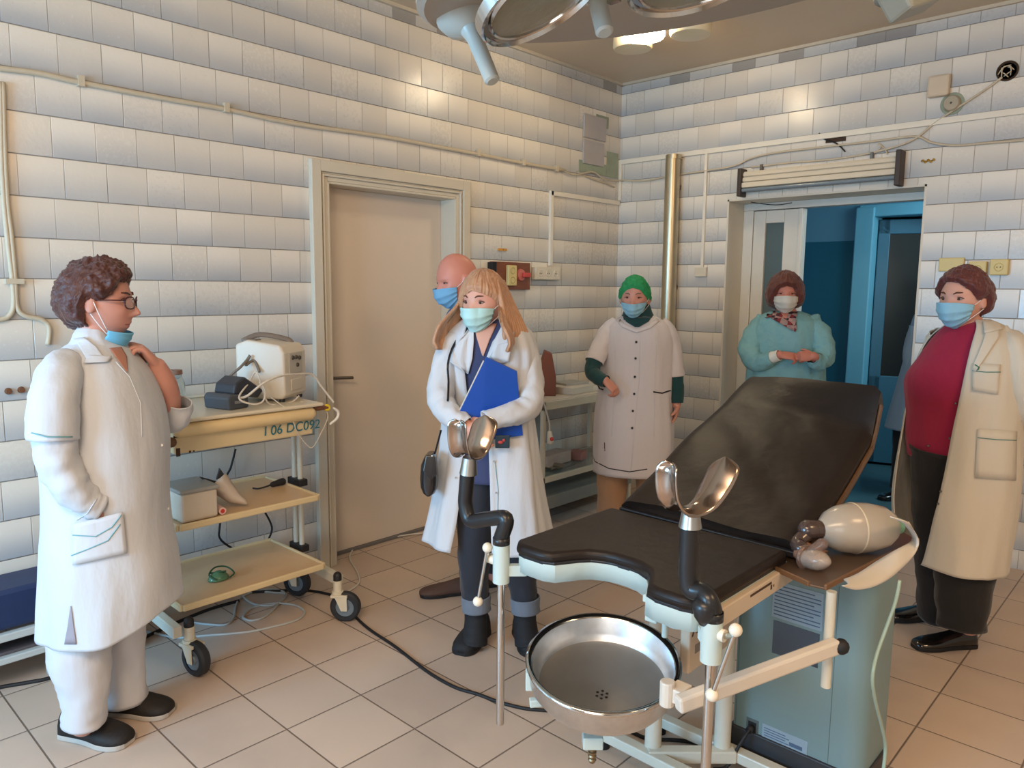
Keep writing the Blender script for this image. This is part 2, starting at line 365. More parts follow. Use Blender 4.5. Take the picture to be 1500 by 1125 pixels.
# inner door leaf, ajar
hp = Vector((jx + .14, WB + .05, 0)); dx = Vector((cos(.35), sin(.35), 0)); dn = Vector((-dx.y, dx.x, 0))
def leafbox(a0, a1, z0, z1, t0=0, t1=.045):
    f.obox(hp + dx * (a0 + a1) / 2 + dn * (t0 + t1) / 2 + Vector((0, 0, (z0 + z1) / 2)), (a1 - a0, t1 - t0, z1 - z0), dx, dn)
f = MB(); leafbox(0, .09, .02, 2.1); leafbox(.43, .53, .02, 2.1); leafbox(0, .53, 1.98, 2.1); leafbox(0, .53, .02, .78)
d3 = o0(f, 'door_3', M('blue_door_paint', (62, 112, 132), .4), bevel=.006)
f = MB(); leafbox(.08, .44, .77, 1.99, .015, .02); f.build('pane', M('dark_glass', (44, 46, 44), .2), d3)
f = MB(); leafbox(.475, .495, .98, 1.02, -.05, 0); f.build('door_handle', M('dull_metal', (110, 104, 98)), d3)

# ================================================================ THINGS ON THE WALLS
pvcd = M('trunking_plastic', (228, 220, 204), .4)
def cable(name, pts, r, mat, label, cat='cable', smooth=6, seg=8, group=None):
    mb = MB(); mb.tube(pts, r, seg, smooth); o = mb.build(name, mat, smooth=True); return tag(o, label, cat, group)
paint_c = M('painted_cable', (196, 182, 158), .5, var=.08, nscale=30, bump=.2)
# painted conduit cable along the left wall
L = lambda px, py, off=.012: toplane(px, py, 0, off)
B = lambda px, py, off=-.012: toplane(px, py, 1, off)
t = thing('wall_cable', (0, -2, 2.28), 'painted twin cable running the length of the left wall above the door', 'cable')
f = MB(); pts = [L(-60, 92), L(0, 100), L(60, 108), L(118, 121), L(250, 146), L(331, 160), L(430, 181), L(560, 200), L(640, 215), L(700, 226), L(760, 238), L(828, 250)]
f.tube(pts, .011, 8, 4); f.build('cable_sheath', paint_c, t, smooth=True)
f = MB()
for q in ((118, 119), (331, 158), (700, 224), (766, 238), (815, 247)):
    p = L(*q); f.box((0, p.y - .012, p.z - .02), (.026, p.y + .012, p.z + .02))
f.build('clip', paint_c, t)
cable('corner_wire', [L(820, 248), L(842, 256, .02), L(868, 252, .015), L(884, 262, .02), L(903, 265, .02), (.03, -.03, L(906, 264).z), B(930, 265, -.02), B(950, 264, -.02), B(975, 259, -.02), B(985, 257, -.02)], .006, paint_c, 'loose thin wire sagging around the room corner to the steel pipe')
cable('down_wire', [L(845, 252, .008), L(868, 262, .008), L(886, 268, .008), L(900, 274, .008)], .006, paint_c, 'short wire stub drooping below the loose joint near the corner')
# twin cables falling at the far left, behind the woman
cable('drop_cable', [L(-40, 470), L(0, 468), L(14, 462), L(20, 445), L(18, 410), L(12, 360), L(6, 300), L(2, 230), L(0, 120)], .0095, paint_c, 'painted cable falling down the left wall and curling off frame, left of its twin')
cable('drop_cable', [L(70, 505), L(72, 480), L(60, 468), L(38, 463), L(25, 450), L(22, 410), L(17, 350), L(11, 300), L(7, 230), L(4, 120)], .0095, paint_c, 'painted cable falling down the left wall and bending behind the woman in glasses')
f = MB()
for q in ((21, 412),):
    p = L(*q); f.box((0, p.y - .03, p.z - .01), (.026, p.y + .03, p.z + .01))
tag(f.build('cable_clip', paint_c), 'small painted clip holding the two falling cables together on the left wall', 'clip')
for q, lb in (((12, 573), 'rusty screw stub in the left wall, nearer the frame edge'), ((31, 571), 'rusty screw stub in the left wall, beside the woman\'s shoulder')):
    p = L(*q, 0); f = MB(); f.cyl(p, p + Vector((.018, 0, 0)), .013, .01, 12); tag(f.build('wall_screw', M('rust', (120, 78, 52), .8, .3, var=.3, nscale=80)), lb, 'screw')
# white trunking along the back wall and its branches
def duct(name, segs, label, w=.022, t_=.016, cat='cable trunking'):
    mb = MB()
    for p, q in segs:
        mb.bar(p, q, t_, w) if abs(p[2] - q[2]) < .2 else mb.box((p[0] - w / 2 if abs(p[1]) < .05 else 0, p[1] - (w / 2 if abs(p[1]) >= .05 else t_ / 2), p[2]), (p[0] + w / 2 if abs(p[1]) < .05 else t_, p[1] + (w / 2 if abs(p[1]) >= .05 else t_ / 2), q[2]))
    return tag(mb.build(name, pvcd, bevel=.002), label, cat)
duct('cable_trunking', [((0, -.009, 2.44), (3.2, -.009, 2.44))], 'long cream cable trunking running level across the back wall', .034)
duct('cable_trunking', [((.723, -.009, 2.425), (.723, -.009, 1.63))], 'thin vertical trunking beside the steel pipe down to the grey switch', .02)
duct('cable_trunking', [((.012, -.009, 2.425), (.012, -.009, 2.16))], 'short vertical trunking tucked into the room corner', .022)
f = MB(); f.box((0, -.81, 2.125), (.018, -.012, 2.155)); f.box((0, -.815, 1.655), (.018, -.785, 2.155))
tag(f.build('cable_trunking', pvcd, bevel=.002), 'trunking elbow on the left wall dropping to the triple socket', 'cable trunking')
duct('cable_trunking', [((2.145, -.009, 2.457), (2.145, -.009, 2.585))], 'short trunking stub rising to the square junction box', .034)
# steel pipe
t = thing('steel_pipe', (.5, -.08, 1.12), 'tall bare steel pipe standing off the back wall near the corner', 'pipe')
f = MB(); f.cyl((.505, -.075, 1.13), (.50, -.075, 2.425), .052, seg=28); f.build('tube', M('galvanised_steel', (188, 176, 150), .3, .85, var=.1, nscale=5, stretch=(8, 8, .6)), t, smooth='auto')
for z in (1.12, 2.40): f = MB(); f.cyl((.505, -.075, z), (.505, -.075, z + .03), .055, seg=28); f.build('collar', M('galvanised_steel', (0, 0, 0)), t, smooth='auto')
for z in (1.5, 2.2): f = MB(); f.box((.48, -.04, z), (.53, 0, z + .03)); f.build('bracket', M('dull_metal', (0, 0, 0)), t)
# bactericidal lamp over the doorway
t = thing('wall_lamp', (1.48, 0, 2.12), 'long cream bactericidal tube lamp with black end caps over the doorway', 'lamp')
f = MB(); f.box((1.02, -.05, 2.20), (1.96, 0, 2.27)); f.box((1.02, -.075, 2.165), (1.96, -.02, 2.198)); f.box((1.02, -.065, 2.203), (1.96, -.05, 2.232)); f.box((1.02, -.06, 2.237), (1.96, -.05, 2.262))
f.build('housing', M('lamp_enamel', (214, 200, 176), .4), t, bevel=.006)
f = MB(); f.cyl((1.02, -.06, 2.15), (1.96, -.06, 2.15), .013, seg=14); f.build('glass_tube', M('uv_tube_glass', (120, 132, 140), .1, coat=.6), t, smooth='auto')
f = MB(); f.box((.995, -.09, 2.11), (1.022, 0, 2.29)); f.build('end_cap', M('brown_plastic', (62, 50, 42), .5), t, bevel=.006)
f = MB(); f.box((1.958, -.09, 2.10), (1.988, 0, 2.30)); f.build('end_cap', M('brown_plastic', (62, 50, 42), .5), t, bevel=.006)
for x in (1.12, 1.80): f = MB(); f.box((x, -.03, 2.27), (x + .015, 0, 2.31)); f.build('bracket', M('dull_metal', (0, 0, 0)), t)
cable('lamp_wire', [B(985, 257), B(1035, 250), B(1075, 243), B(1100, 232), B(1135, 224), B(1200, 216), B(1280, 207), B(1340, 200), B(1365, 209), B(1400, 213), B(1450, 209), B(1520, 204)], .0065, paint_c, 'thin painted wire sagging across the back wall above the tube lamp')
cable('lamp_wire', [B(1100, 245), B(1160, 238), B(1190, 236), B(1230, 232), B(1285, 222), B(1335, 206), B(1372, 178), B(1410, 153), B(1445, 130), B(1468, 113)], .006, paint_c, 'slanting cable running from the tube lamp up to the hole near the ceiling')
cable('loose_wire', [B(1275, 228), B(1290, 216), B(1286, 210), B(1296, 218), B(1300, 226)], .004, paint_c, 'little curl of loose wire ends above the tube lamp')
cable('loose_wire', [B(1200, 195), B(1206, 203), B(1225, 210), B(1238, 222)], .004, M('black_rubber', (26, 26, 28), .6), 'short dark wire end hanging from the notch below the trunking')
cable('loose_wire', [B(1100, 296), B(1120, 299), B(1140, 300), B(1160, 297)], .003, M('black_rubber', (26, 26, 28)), 'thin wire bowing under the left end of the tube lamp')
f = MB(); p = B(1222, 204, 0); f.box((p.x - .05, -.004, p.z - .018), (p.x + .07, 0, p.z + .012)); tag(f.build('wall_notch', M('bare_hole', (66, 50, 38), .9, var=.4, nscale=60)), 'dark chipped notch in the tiles just under the long trunking', 'hole')
# junction box, round box, wiring hole
f = MB(); p = B(1377, 128, 0); f.box((p.x - .055, -.045, p.z - .055), (p.x + .055, 0, p.z + .06)); tag(f.build('junction_box', M('beige_plastic', (206, 188, 164), .45), bevel=.012), 'square cream junction box above the trunking on the back wall', 'junction box')
t = thing('round_wall_box', (2.205, 0, 2.47), 'round grey cover disc beside the square junction box', 'junction box'); p = B(1395, 152, 0)
f = MB(); f.lathe(p, [(.0, .03), (.036, .03), (.042, .022), (.045, 0)], 28, (0, -1, 0), cap0=True); f.build('cover', M('grey_cover', (170, 158, 136), .5), t, smooth='auto')
f = MB(); f.lathe(p, [(.06, 0), (.058, .004), (.045, .004)], 28, (0, -1, 0)); f.build('plaster_ring', M('green_plaster', (150, 160, 140), .8, var=.2), t)
f = MB(); f.ball(p + Vector((0, -.03, 0)), .006, 8); f.build('screw', M('dull_metal', (0, 0, 0)), t)
t = thing('wiring_hole', (2.454, 0, 2.6), 'round open hole in the tiles with a knot of stripped wires', 'wiring hole'); p = B(1476, 104, 0)
f = MB(); f.lathe(p, [(0, .0), (.04, .0), (.046, .008), (.052, .003)], 28, (0, -1, 0)); f.build('recess', M('bare_hole', (0, 0, 0)), t)
f = MB()
for k in range(6):
    a = k * 1.05; f.tube([p + Vector((.03 * cos(a), -.006, .03 * sin(a))), p + Vector((.02 * cos(a + 1.2), -.03, .02 * sin(a + 1.2))), p + Vector((.03 * cos(a + 2.2) - .01, -.012, .03 * sin(a + 2.2) - .01))], .003, 6, 5)
f.build('wires', paint_c, t, smooth=True)
# sockets and switches
def socket(name, loc, w, h, n, wallx, col, label, parent_mat=None, holes=None):
    t = thing(name, loc, label, 'socket'); x, y, z = loc; mt = M(col[0], col[1], .4)
    N_ = Vector((1, 0, 0)) if wallx else Vector((0, -1, 0)); A = Vector((0, 1, 0)) if wallx else Vector((1, 0, 0)); c = Vector(loc)
    f = MB(); f.obox(c + N_ * .02, (w, .04, h), A, N_, (0, 0, 1)); f.build('housing', mt, t, bevel=.006)
    for k in range(n):
        q = c + A * ((k + .5) / n - .5) * w * .92 + N_ * .04
        f = MB(); f.lathe(q, [(0, -.002), (.018, .0), (.02, .004), (.022, .003), (.023, 0)], 20, N_); r_ = f.build('outlet', mt, t, smooth='auto')
        f = MB()
        for s_ in (-1, 1): f.ball(q + A * s_ * .008 + N_ * .002, .003, 8)
        f.build('pin_hole', M('black_rubber', (0, 0, 0)), r_)
    return t
socket('triple_socket', (0, -.857, 1.60), .26, .085, 3, True, ('socket_white', (214, 204, 184)), 'cream triple wall socket at the end of the trunking elbow')
t = thing('socket_board', (0, -1.2, 1.49), 'wooden board on the left wall carrying a yellowed socket and a red switch', 'switchboard')
f = MB(); f.box((0, -1.385, 1.49), (.03, -1.03, 1.665)); f.build('board', M('red_wood_board', (140, 82, 52), .5, c2=(112, 62, 40), nscale=10, stretch=(1, 1, 6)), t, bevel=.003)
f = MB(); f.box((0, -1.40, 1.585), (.05, -1.37, 1.66)); f.build('bracket', M('black_rubber', (0, 0, 0)), t)
f = MB(); f.box((.03, -1.265, 1.515), (.055, -1.185, 1.645)); s_ = f.build('socket_plate', M('yellow_plastic', (214, 196, 134), .45), t, bevel=.005)
f = MB()
for z in (1.55, 1.61):
    f.lathe((.055, -1.225, z), [(.022, 0), (.02, .003), (.016, -.003), (0, -.003)], 18, (1, 0, 0))
f.build('outlet', M('yellow_plastic_dark', (170, 150, 96), .5), s_, smooth='auto')
f = MB(); f.lathe((.03, -1.125, 1.585), [(.04, 0), (.036, .012), (.02, .016), (0, .016)], 24, (1, 0, 0)); f.build('switch_body', M('pink_plastic', (204, 116, 106), .45), t, smooth='auto')
f = MB(); f.box((.045, -1.13, 1.57), (.065, -1.06, 1.60)); f.build('switch_knob', M('red_plastic', (196, 70, 62), .4), t, bevel=.004)
f = MB(); f.box((0, -1.31, 1.735), (.008, -1.27, 1.75)); f.box((0, -1.262, 1.735), (.008, -1.232, 1.75)); tag(f.build('wall_label', M('orange_label', (206, 150, 70), .6)), 'tiny orange pair of marks on the left wall above the wooden board', 'label')
f = MB(); p = B(1028, 399, 0); f.box((p.x - .04, -.03, p.z - .03), (p.x + .045, 0, p.z + .035)); tag(f.build('light_switch', M('socket_white', (0, 0, 0)), bevel=.005), 'small white switch at the foot of the thin trunking by the doorway', 'switch')
ysock = ('yellow_plastic', (214, 196, 134))
socket('yellow_socket', (2.40, 0, 1.625), .085, .085, 1, False, ysock, 'yellowed socket on the back wall just right of the right-hand woman\'s hair')
socket('yellow_socket', (2.50, 0, 1.635), .085, .085, 1, False, ysock, 'yellowed socket cut by the right edge of the frame')
f = MB(); f.box((2.205, -.02, 1.615), (2.33, 0, 1.69)); tag(f.build('yellow_switch', MATS['yellow_plastic'], bevel=.005), 'yellowed switch plate peeping out behind the right-hand woman\'s hair', 'switch')
f = MB(); p = B(1360, 236, 0)
for k in range(5): f.ball(p + Vector((-.028 + k * .014, -.006, .004 * (-1) ** k)), .008, 8)
tag(f.build('brass_number', M('brass', (212, 180, 96), .3, .9)), 'little row of brass marks on the tiles right of the tube lamp', 'number plate')
# patched plaster near the corner
gp = M('green_plaster', (0, 0, 0))
f = MB(); f.box((0, -.50, 2.32), (.004, -.171, 2.40)); f.box((0, -.17, 2.32), (.004, -.03, 2.50)); f.box((0, -.31, 2.66), (.003, -.16, 2.74)); o0(f, 'trim_7', gp)
tl = M('spare_tile', (196, 184, 172), .3, c2=(150, 150, 158), nscale=4)
for k, (a, b, c_, d_) in enumerate(((-.46, 2.56, -.20, 2.72), (-.46, 2.38, -.22, 2.545))):
    f = MB(); f.box((0, a, b), (.014, c_, d_)); o0(f, 'trim_%d' % (8 + k), tl, bevel=.002)
# ceiling plafonds
def plafond(x, y, em, lb):
    t = thing('ceiling_light', (x, y, 2.9), lb, 'ceiling light', None)
    f = MB(); f.lathe((x, y, 3.005), [(.125, 0), (.128, -.02), (.12, -.025)], 36, (0, 0, 1)); f.build('base_plate', M('beige_plastic', (0, 0, 0)), t, smooth='auto')
    f = MB(); f.lathe((x, y, 3.005), [(.112, -.02), (.114, -.112), (.106, -.124), (.06, -.129), (0, -.130)], 36, (0, 0, 1)); f.build('diffuser', em, t, smooth='auto')
opal = M('opal_glass', (222, 206, 170), .35, coat=.3)
a_ = at(927, 66, 1); 
def onceil(px, py, z=2.92): return toplane(px, py, 2, z)
p = onceil(927, 62); plafond(p.x, p.y, opal, 'round opal ceiling light, unlit, furthest from the camera under the surgical lamp rim')
p = onceil(944, 45); plafond(p.x, p.y, emit_mat('lit_opal', (255, 236, 200), 26), 'glowing round ceiling light just behind the surgical lamp rim')
p = onceil(1012, 41); plafond(p.x, p.y, opal, 'round opal ceiling light to the right of the glowing one')
# ================================================================ SURGICAL LIGHT
enam = M('grey_white_enamel', (172, 176, 170), .35, var=.03, coat=.3); chrome = M('chrome', (196, 196, 194), .12, 1.0, var=.03)
dcn = Vector((2.586, -3.424, 2.096)); dn_ = Vector((-.019, -.192, 1)).normalized()
def ondisc(px, py):
    r = (px - 750) / FPX * Rv + (562.5 - py) / FPX * Uv + Fv
    return CAM + r * ((dcn - CAM).dot(dn_) / r.dot(dn_))
t = thing('surgical_light', dcn, 'large dished surgical light hanging over the exam chair, cut by the top of the frame', 'surgical light')
f = MB(); f.lathe(dcn, [(0, .012), (.44, .012), (.50, .004), (.528, .0), (.541, .010), (.54, .03), (.50, .075), (.40, .115), (.2, .14), (0, .145)], 72, dn_)
f.build('housing', M('lamp_housing_paint', (158, 150, 140), .4, var=.03), t, smooth='auto')
f = MB(); f.cyl(dcn + dn_ * .13, dcn + dn_ * .24, .07, .05); f.tube([dcn + dn_ * .22, dcn + Vector((0, 0, .42)), dcn + Vector((.05, .0, .5)), dcn + Vector((.35, -.1, .55)), (3.0, -3.6, 2.75), (3.0, -3.6, 3.0)], .028, 16, 4)
f.cyl((3.0, -3.6, 2.94), (3.0, -3.6, 3.004), .11); f.build('ceiling_arm', enam, t, smooth='auto')
glassg = M('ribbed_lens', (150, 146, 126), .25, .1, var=.25, nscale=40, stretch=(1, 30, 1), bump=.8, bscale=90, coat=.5)
dn0 = dn_.copy()
for k, (px, py, r, ang) in enumerate(((790, -34, .116, -20), (1024, -68, .128, -4), (1285, -120, .135, 8), (1120, -190, .125, 0), (880, -135, .12, 0))):
    c = ondisc(px, py); dn_ = (Matrix.Rotation(math.radians(ang), 3, Fv) @ dn0 + Vector((Fv.x, Fv.y, 0)) * .25).normalized(); c = c - dn0 * .03
    f = MB(); f.lathe(c - dn_ * .004, [(0, -.010), (r * .5, -.008), (r * .86, -.002)], 44, dn_); ln = f.build('lens', glassg, t, smooth=True)
    f = MB(); f.lathe(c, [(r * .84, .0), (r * .86, -.010), (r * .885, -.012), (r * .92, -.006), (r * 1.0, -.006), (r * 1.03, -.014), (r * 1.06, -.012), (r * 1.075, .008)], 56, dn_)
    for a in (.6, 2.7, 4.8):
        q = c + (Vector((cos(a), sin(a), 0)) - dn_ * 0) * r * 1.04; f.obox(q - dn_ * .008, (.022, .012, .02))
    f.build('rim', chrome, ln, smooth='auto')
dn_ = dn0
s0 = ondisc(683, 26); d0 = (s0 - CAM).dot(Fv); e0 = at(722, 120, d0 - .03)
f = MB(); ax = (e0 - s0).normalized(); f.tube([s0 - ax * .01, s0 + ax * .012, s0 + ax * .03, s0 + ax * .05, e0 - ax * .004, e0], [.06, .05, .022, .0165, .0155, .011], 24); f.build('handle', enam, t, smooth='auto')
s0 = ondisc(870, -22); d0 = (s0 - CAM).dot(Fv); e0 = at(886, 49, d0 - .03)
f = MB(); ax = (e0 - s0).normalized(); f.tube([s0 - ax * .01, s0 + ax * .01, s0 + ax * .025, s0 + ax * .04, e0 - ax * .004, e0], [.05, .04, .02, .0175, .0165, .012], 24); f.build('handle', enam, t, smooth='auto')
# ---- grey box device on its own ceiling arm
t = thing('ceiling_device', (2.25, -2.2, 2.3), 'small grey box-shaped lamp head on a ceiling arm at the top of the frame', 'lamp head')
d = 2.35; A = at(1275, 18, d); Bp = at(1300, 34, d + .02); Cp = at(1362, 12, d + .12); Dp = at(1330, -6, d + .16)
u_ = (Cp - Bp).normalized(); v_ = (A - Bp); v_ = (v_ - u_ * v_.dot(u_)).normalized(); w_ = u_.cross(v_); w_ = w_ if w_.z > 0 else -w_
f = MB(); c = Bp + u_ * .09 + v_ * .05 + w_ * .045; f.obox(c, (.18, .12, .09), u_, v_, w_); f.build('housing', M('grey_device_plastic', (150, 154, 146), .45), t, bevel=.012)
f = MB(); f.tube([c - w_ * .045 - u_ * .06 + v_ * .03, c - w_ * .05 + u_ * .05 - v_ * .03], .022, 16, round_ends=True); f.build('lens_bar', M('grey_device_dark', (124, 126, 118), .4), t, smooth=True)
f = MB(); f.tube([c + w_ * .04, c + Vector((0, 0, .2)), c + Vector((0, 0, 3.0 - c.z))], .018, 14); f.build('arm', enam, t, smooth='auto')

# ================================================================ TROLLEY
tc_ = M('cream_enamel', (214, 196, 156), .38, var=.06, nscale=5, coat=.2); tcw = M('white_enamel_tube', (204, 202, 188), .35, coat=.2)
rub = M('black_rubber', (0, 0, 0)); wood = M('trolley_shelf_laminate', (198, 166, 126), .35, c2=(214, 184, 142), nscale=5, coat=.2)
t = thing('equipment_trolley', (.36, -3.27, 0), 'cream enamel equipment trolley on castors with drawer and two laminate shelves', 'trolley')
def shelf(z, y0, y1, x0=.10, x1=.56):
    f = MB(); f.box((x0, y0, z - .012), (x1, y1, z)); s_ = f.build('shelf', wood, t, bevel=.008)
    f = MB(); f.box((x1 - .004, y0, z - .022), (x1 + .008, y1, z + .006)); f.box((x0 - .008, y0, z - .022), (x0 + .004, y1, z + .012)); f.box((x0, y1 - .004, z - .022), (x1, y1 + .012, z + .006)); f.box((x0, y0 - .012, z - .022), (x1, y0 + .004, z + .006)); f.build('edge_rim', tc_, s_, bevel=.006)
shelf(.265, -3.62, -2.99); shelf(.585, -3.62, -3.01)
f = MB(); f.box((.10, -3.62, .862), (.55, -3.02, .985)); dw = f.build('drawer', tc_, t, bevel=.006)
f = MB(); f.tube([(.558, -3.60, .955), (.558, -3.04, .955)], .028, 20, round_ends=True); f.build('drawer_handle', M('cream_enamel_lip', (224, 200, 152), .3, coat=.3), dw, smooth=True)
f = MB(); f.ball((.565, -3.635, .915), .02, 12); f.build('drawer_knob', M('rusty_knob', (110, 80, 60), .6, .4, var=.4, nscale=60), dw, smooth=True)
f = MB(); f.box((.075, -3.64, .985), (.585, -2.985, 1.0)); f.box((.075, -3.64, 1.0), (.09, -2.985, 1.012)); f.build('top_tray', M('white_enamel_tray', (216, 206, 184), .3, coat=.3), t, bevel=.006)
text3d('number', 'I 06 DC092', (.5545, -3.255, .885), (0, 1, 0), (0, 0, 1), .056, M('teal_ink', (30, 108, 128), .6), dw, .0006, .12)
f = MB()
for (y, z, a, b) in ((-3.605, .87, .008, .016), (-3.56, .866, .004, .004), (-3.545, .866, .003, .003), (-3.6, .93, .02, .004)): f.box((.5495, y - a, z - b), (.5512, y + a, z + b))
f.build('paint_chip', M('paint_chip', (72, 52, 38), .8), dw)
for y in (-2.93, -3.66):
    for x in (.235, .285):
        f = MB(); f.cyl((x, y, .19), (x, y, .99), .0125, seg=14); f.build('post', tcw, t, smooth='auto')
    f = MB()
    for z in (.585, .265): f.box((.205, y - .022, z - .02), (.315, y + .022, z + .012)); 
    f.build('clamp', M('black_plastic', (34, 34, 36), .5), t, bevel=.004)
    s = 1 if y > -3.2 else -1
    f = MB(); f.bar((.1, y - .0, .205), (.60, y + .0 * s, .185), .035, .045); f.build('foot_rail', tcw, t, bevel=.004)
def castor(x, y, ang):
    f = MB(); f.cyl((x, y, .13), (x, y, .19), .02, seg=18); f.cyl((x, y, .125), (x, y, .14), .026, seg=18)
    u = Vector((cos(ang), sin(ang), 0)); s = Vector((-u.y, u.x, 0)); c = Vector((x, y, .068)) + u * .035
    f.obox(Vector((x, y, .122)) + u * .012, (.075, .062, .012), u, s)
    for k in (-1, 1):
        p0 = Vector((x, y, .122)) + u * .02 + s * k * .028; f.prism([p0 - u * .028, p0 + u * .028, c + s * k * .028 + u * .014 - Vector((0, 0, .012)), c + s * k * .028 - u * .014 - Vector((0, 0, .012))], s * .003 * k)
    o = f.build('castor_fork', M('white_castor_metal', (212, 206, 186), .4), t, bevel=.002)
    f = MB(); f.lathe(c, [(.042, -.02), (.060, -.02), (.068, -.012), (.068, .012), (.060, .02), (.042, .02)], 40, s); w_ = f.build('wheel', M('wheel_rubber', (38, 42, 48), .55), o, smooth='auto')
    f = MB(); f.lathe(c, [(0, -.022), (.016, -.022), (.02, -.014), (.042, -.016), (.042, .016), (.02, .014), (.016, .022), (0, .022)], 30, s); f.build('hub', M('wheel_hub', (110, 124, 136), .5), o, smooth='auto')
    f = MB(); f.tube([(x, y, .19), (x, y, .21)], .019, 16, round_ends=True); f.build('stem_cap', M('black_plastic', (0, 0, 0)), o, smooth='auto')
castor(.585, -3.61, .22); castor(.60, -2.945, .7); castor(.19, -2.94, .5); castor(.19, -3.66, -.9)

# things on the trolley
white_pl = M('yellowed_white_plastic', (214, 206, 192), .4, var=.04)
def obj_frame(c, ang): return Vector(c), Vector((cos(ang), sin(ang), 0)), Vector((-sin(ang), cos(ang), 0))
c, u, v = obj_frame((.33, -3.085, 1.0), .55)
t = thing('patient_monitor', c, 'boxy white medical monitor with rear connectors and a carrying handle on the trolley top', 'monitor')
f = MB()
pr = [(-.115, 0), (.10, 0), (.115, .02), (.115, .20), (.095, .235), (-.06, .255), (-.115, .235)]
f.prism([c + u * a - v * .10 + Vector((0, 0, z + .012)) for a, z in pr], v * .20); f.build('housing', white_pl, t, bevel=.012, bseg=3)
f = MB(); f.tube([c + u * .07 + v * .06 + Vector((0, 0, .235)), c + u * .05 + v * .06 + Vector((0, 0, .262)), c - u * .05 + v * .0 + Vector((0, 0, .285)), c - u * .10 - v * .06 + Vector((0, 0, .26))], .013, 12, 5, flat=.6); f.build('handle', M('grey_brown_plastic', (124, 112, 102), .45), t, smooth=True)
f = MB(); f.obox(c - u * .06 - v * .05 + Vector((0, 0, .262)), (.06, .05, .012), u, v); f.build('handle_mount', MATS['grey_brown_plastic'], t, bevel=.004)
f = MB(); f.obox(c + u * .117 - v * .0 + Vector((0, 0, .165)), (.004, .12, .09), u, v); pl_ = f.build('rear_panel', M('panel_grey', (190, 186, 176), .4), t, bevel=.002)
f = MB()
for a, z in ((-.03, .19), (.0, .19), (.03, .185), (.01, .155)): f.lathe(c + u * .119 + v * a + Vector((0, 0, z)), [(.0, .006), (.008, .006), (.010, 0)], 14, u)
f.build('connector', M('dark_socket', (70, 66, 60), .4), pl_, smooth='auto')
f = MB(); f.obox(c + u * .117 + Vector((0, 0, .07)), (.004, .09, .05), u, v); f.build('battery_door', white_pl, t, bevel=.003)
f = MB()
for s_ in (-1, 1):
    for q in (-1, 1): f.cyl(c + u * .09 * s_ + v * .08 * q, c + u * .09 * s_ + v * .08 * q + Vector((0, 0, .014)), .012, seg=12)
f.build('foot', M('black_plastic', (0, 0, 0)), t)
c, u, v = obj_frame((.42, -3.30, 1.0), .25)
t = thing('handset_unit', c, 'dark grey handset-like control unit lying in front of the monitor', 'control unit')
dg = M('slate_plastic', (66, 72, 80), .42)
f = MB(); f.prism([c + v * a + u * -.075 + Vector((0, 0, z)) for a, z in ((-.10, .0), (.0, .0), (.0, .055), (-.09, .065), (-.105, .05))], u * .15); f.build('base', dg, t, bevel=.008)
f = MB(); f.prism([c + v * a + u * -.065 + Vector((0, 0, z)) for a, z in ((-.06, .058), (.07, .03), (.10, .06), (.0, .128), (-.05, .10))], u * .12); f.build('body', M('slate_plastic_dark', (50, 54, 62), .4), t, bevel=.008)
f = MB(); f.obox(c + u * .077 - v * .05 + Vector((0, 0, .03)), (.003, .05, .012), u, v); f.build('button', M('grey_legend', (130, 134, 138), .5), t)
wc = M('white_cable', (206, 200, 190), .4); gc = M('grey_tube', (176, 180, 178), .35)
T = lambda px, py, x: toplane(px, py, 0, x)
cable('monitor_cable', [T(438, 580, .47), T(425, 590, .48), T(395, 592, .5), T(385, 570, .5), T(375, 545, .48), T(365, 560, .46), T(350, 583, .52), T(370, 592, .54), T(385, 588, .54), T(388, 572, .52), T(380, 560, .5)], .004, wc, 'thin white cable looped around the dark handset unit')
cable('sensor_cable', [T(348, 583, .50), T(362, 580, .53), T(385, 562, .56), T(410, 551, .56), T(440, 548, .52), T(458, 549, .5), T(470, 565, .5), T(483, 582, .52), T(489, 590, .54)], .005, wc, 'thick white sensor cable arching over the trolley top and off its right end')
cable('sensor_cable', [T(440, 588, .50), T(460, 592, .52), T(475, 598, .54), T(480, 612, .55), T(470, 635, .55), T(458, 655, .56), T(448, 650, .56), T(434, 630, .57), T(425, 605, .57), T(405, 588, .55), T(396, 582, .5)], .0022, wc, 'hair-thin white lead hanging over the drawer front')
cable('grey_wire_bunch', [T(330, 562, .36), T(340, 548, .36), T(352, 538, .38), T(362, 527, .36), T(366, 521, .36), T(360, 535, .36), T(372, 528, .36), T(380, 545, .4)], .006, M('grey_wire', (120, 110, 100), .5), 'bunched grey wires behind the dark handset unit')
t = thing('finger_clip', T(479, 597, .55), 'small yellow and brown clip dangling off the right end of the trolley', 'clip')
p = T(479, 597, .55); f = MB(); f.lathe(p, [(0, -.004), (.014, -.004), (.016, .0), (.014, .005), (.005, .006), (0, .004)], 20, (1, 0, .1)); f.build('yellow_button', M('bright_yellow', (232, 204, 40), .4), t, smooth='auto')
f = MB(); q = T(468, 597, .545); f.tube([q + Vector((0, -.02, 0)), q, p], [.012, .014, .008], 12, 3, round_ends=True); f.build('brown_grip', M('brown_plastic2', (128, 84, 56), .5), t, smooth=True)
t = thing('white_probe', T(492, 610, .55), 'white curved probe tip hanging at the trolley end below the yellow clip', 'probe')
f = MB(); f.tube([T(489, 598, .55), T(495, 603, .55), T(494, 612, .55), T(484, 621, .55)], [.005, .0065, .0065, .005], 10, 5, round_ends=True); f.build('body', M('bright_white_plastic', (236, 236, 232), .35), t, smooth=True)
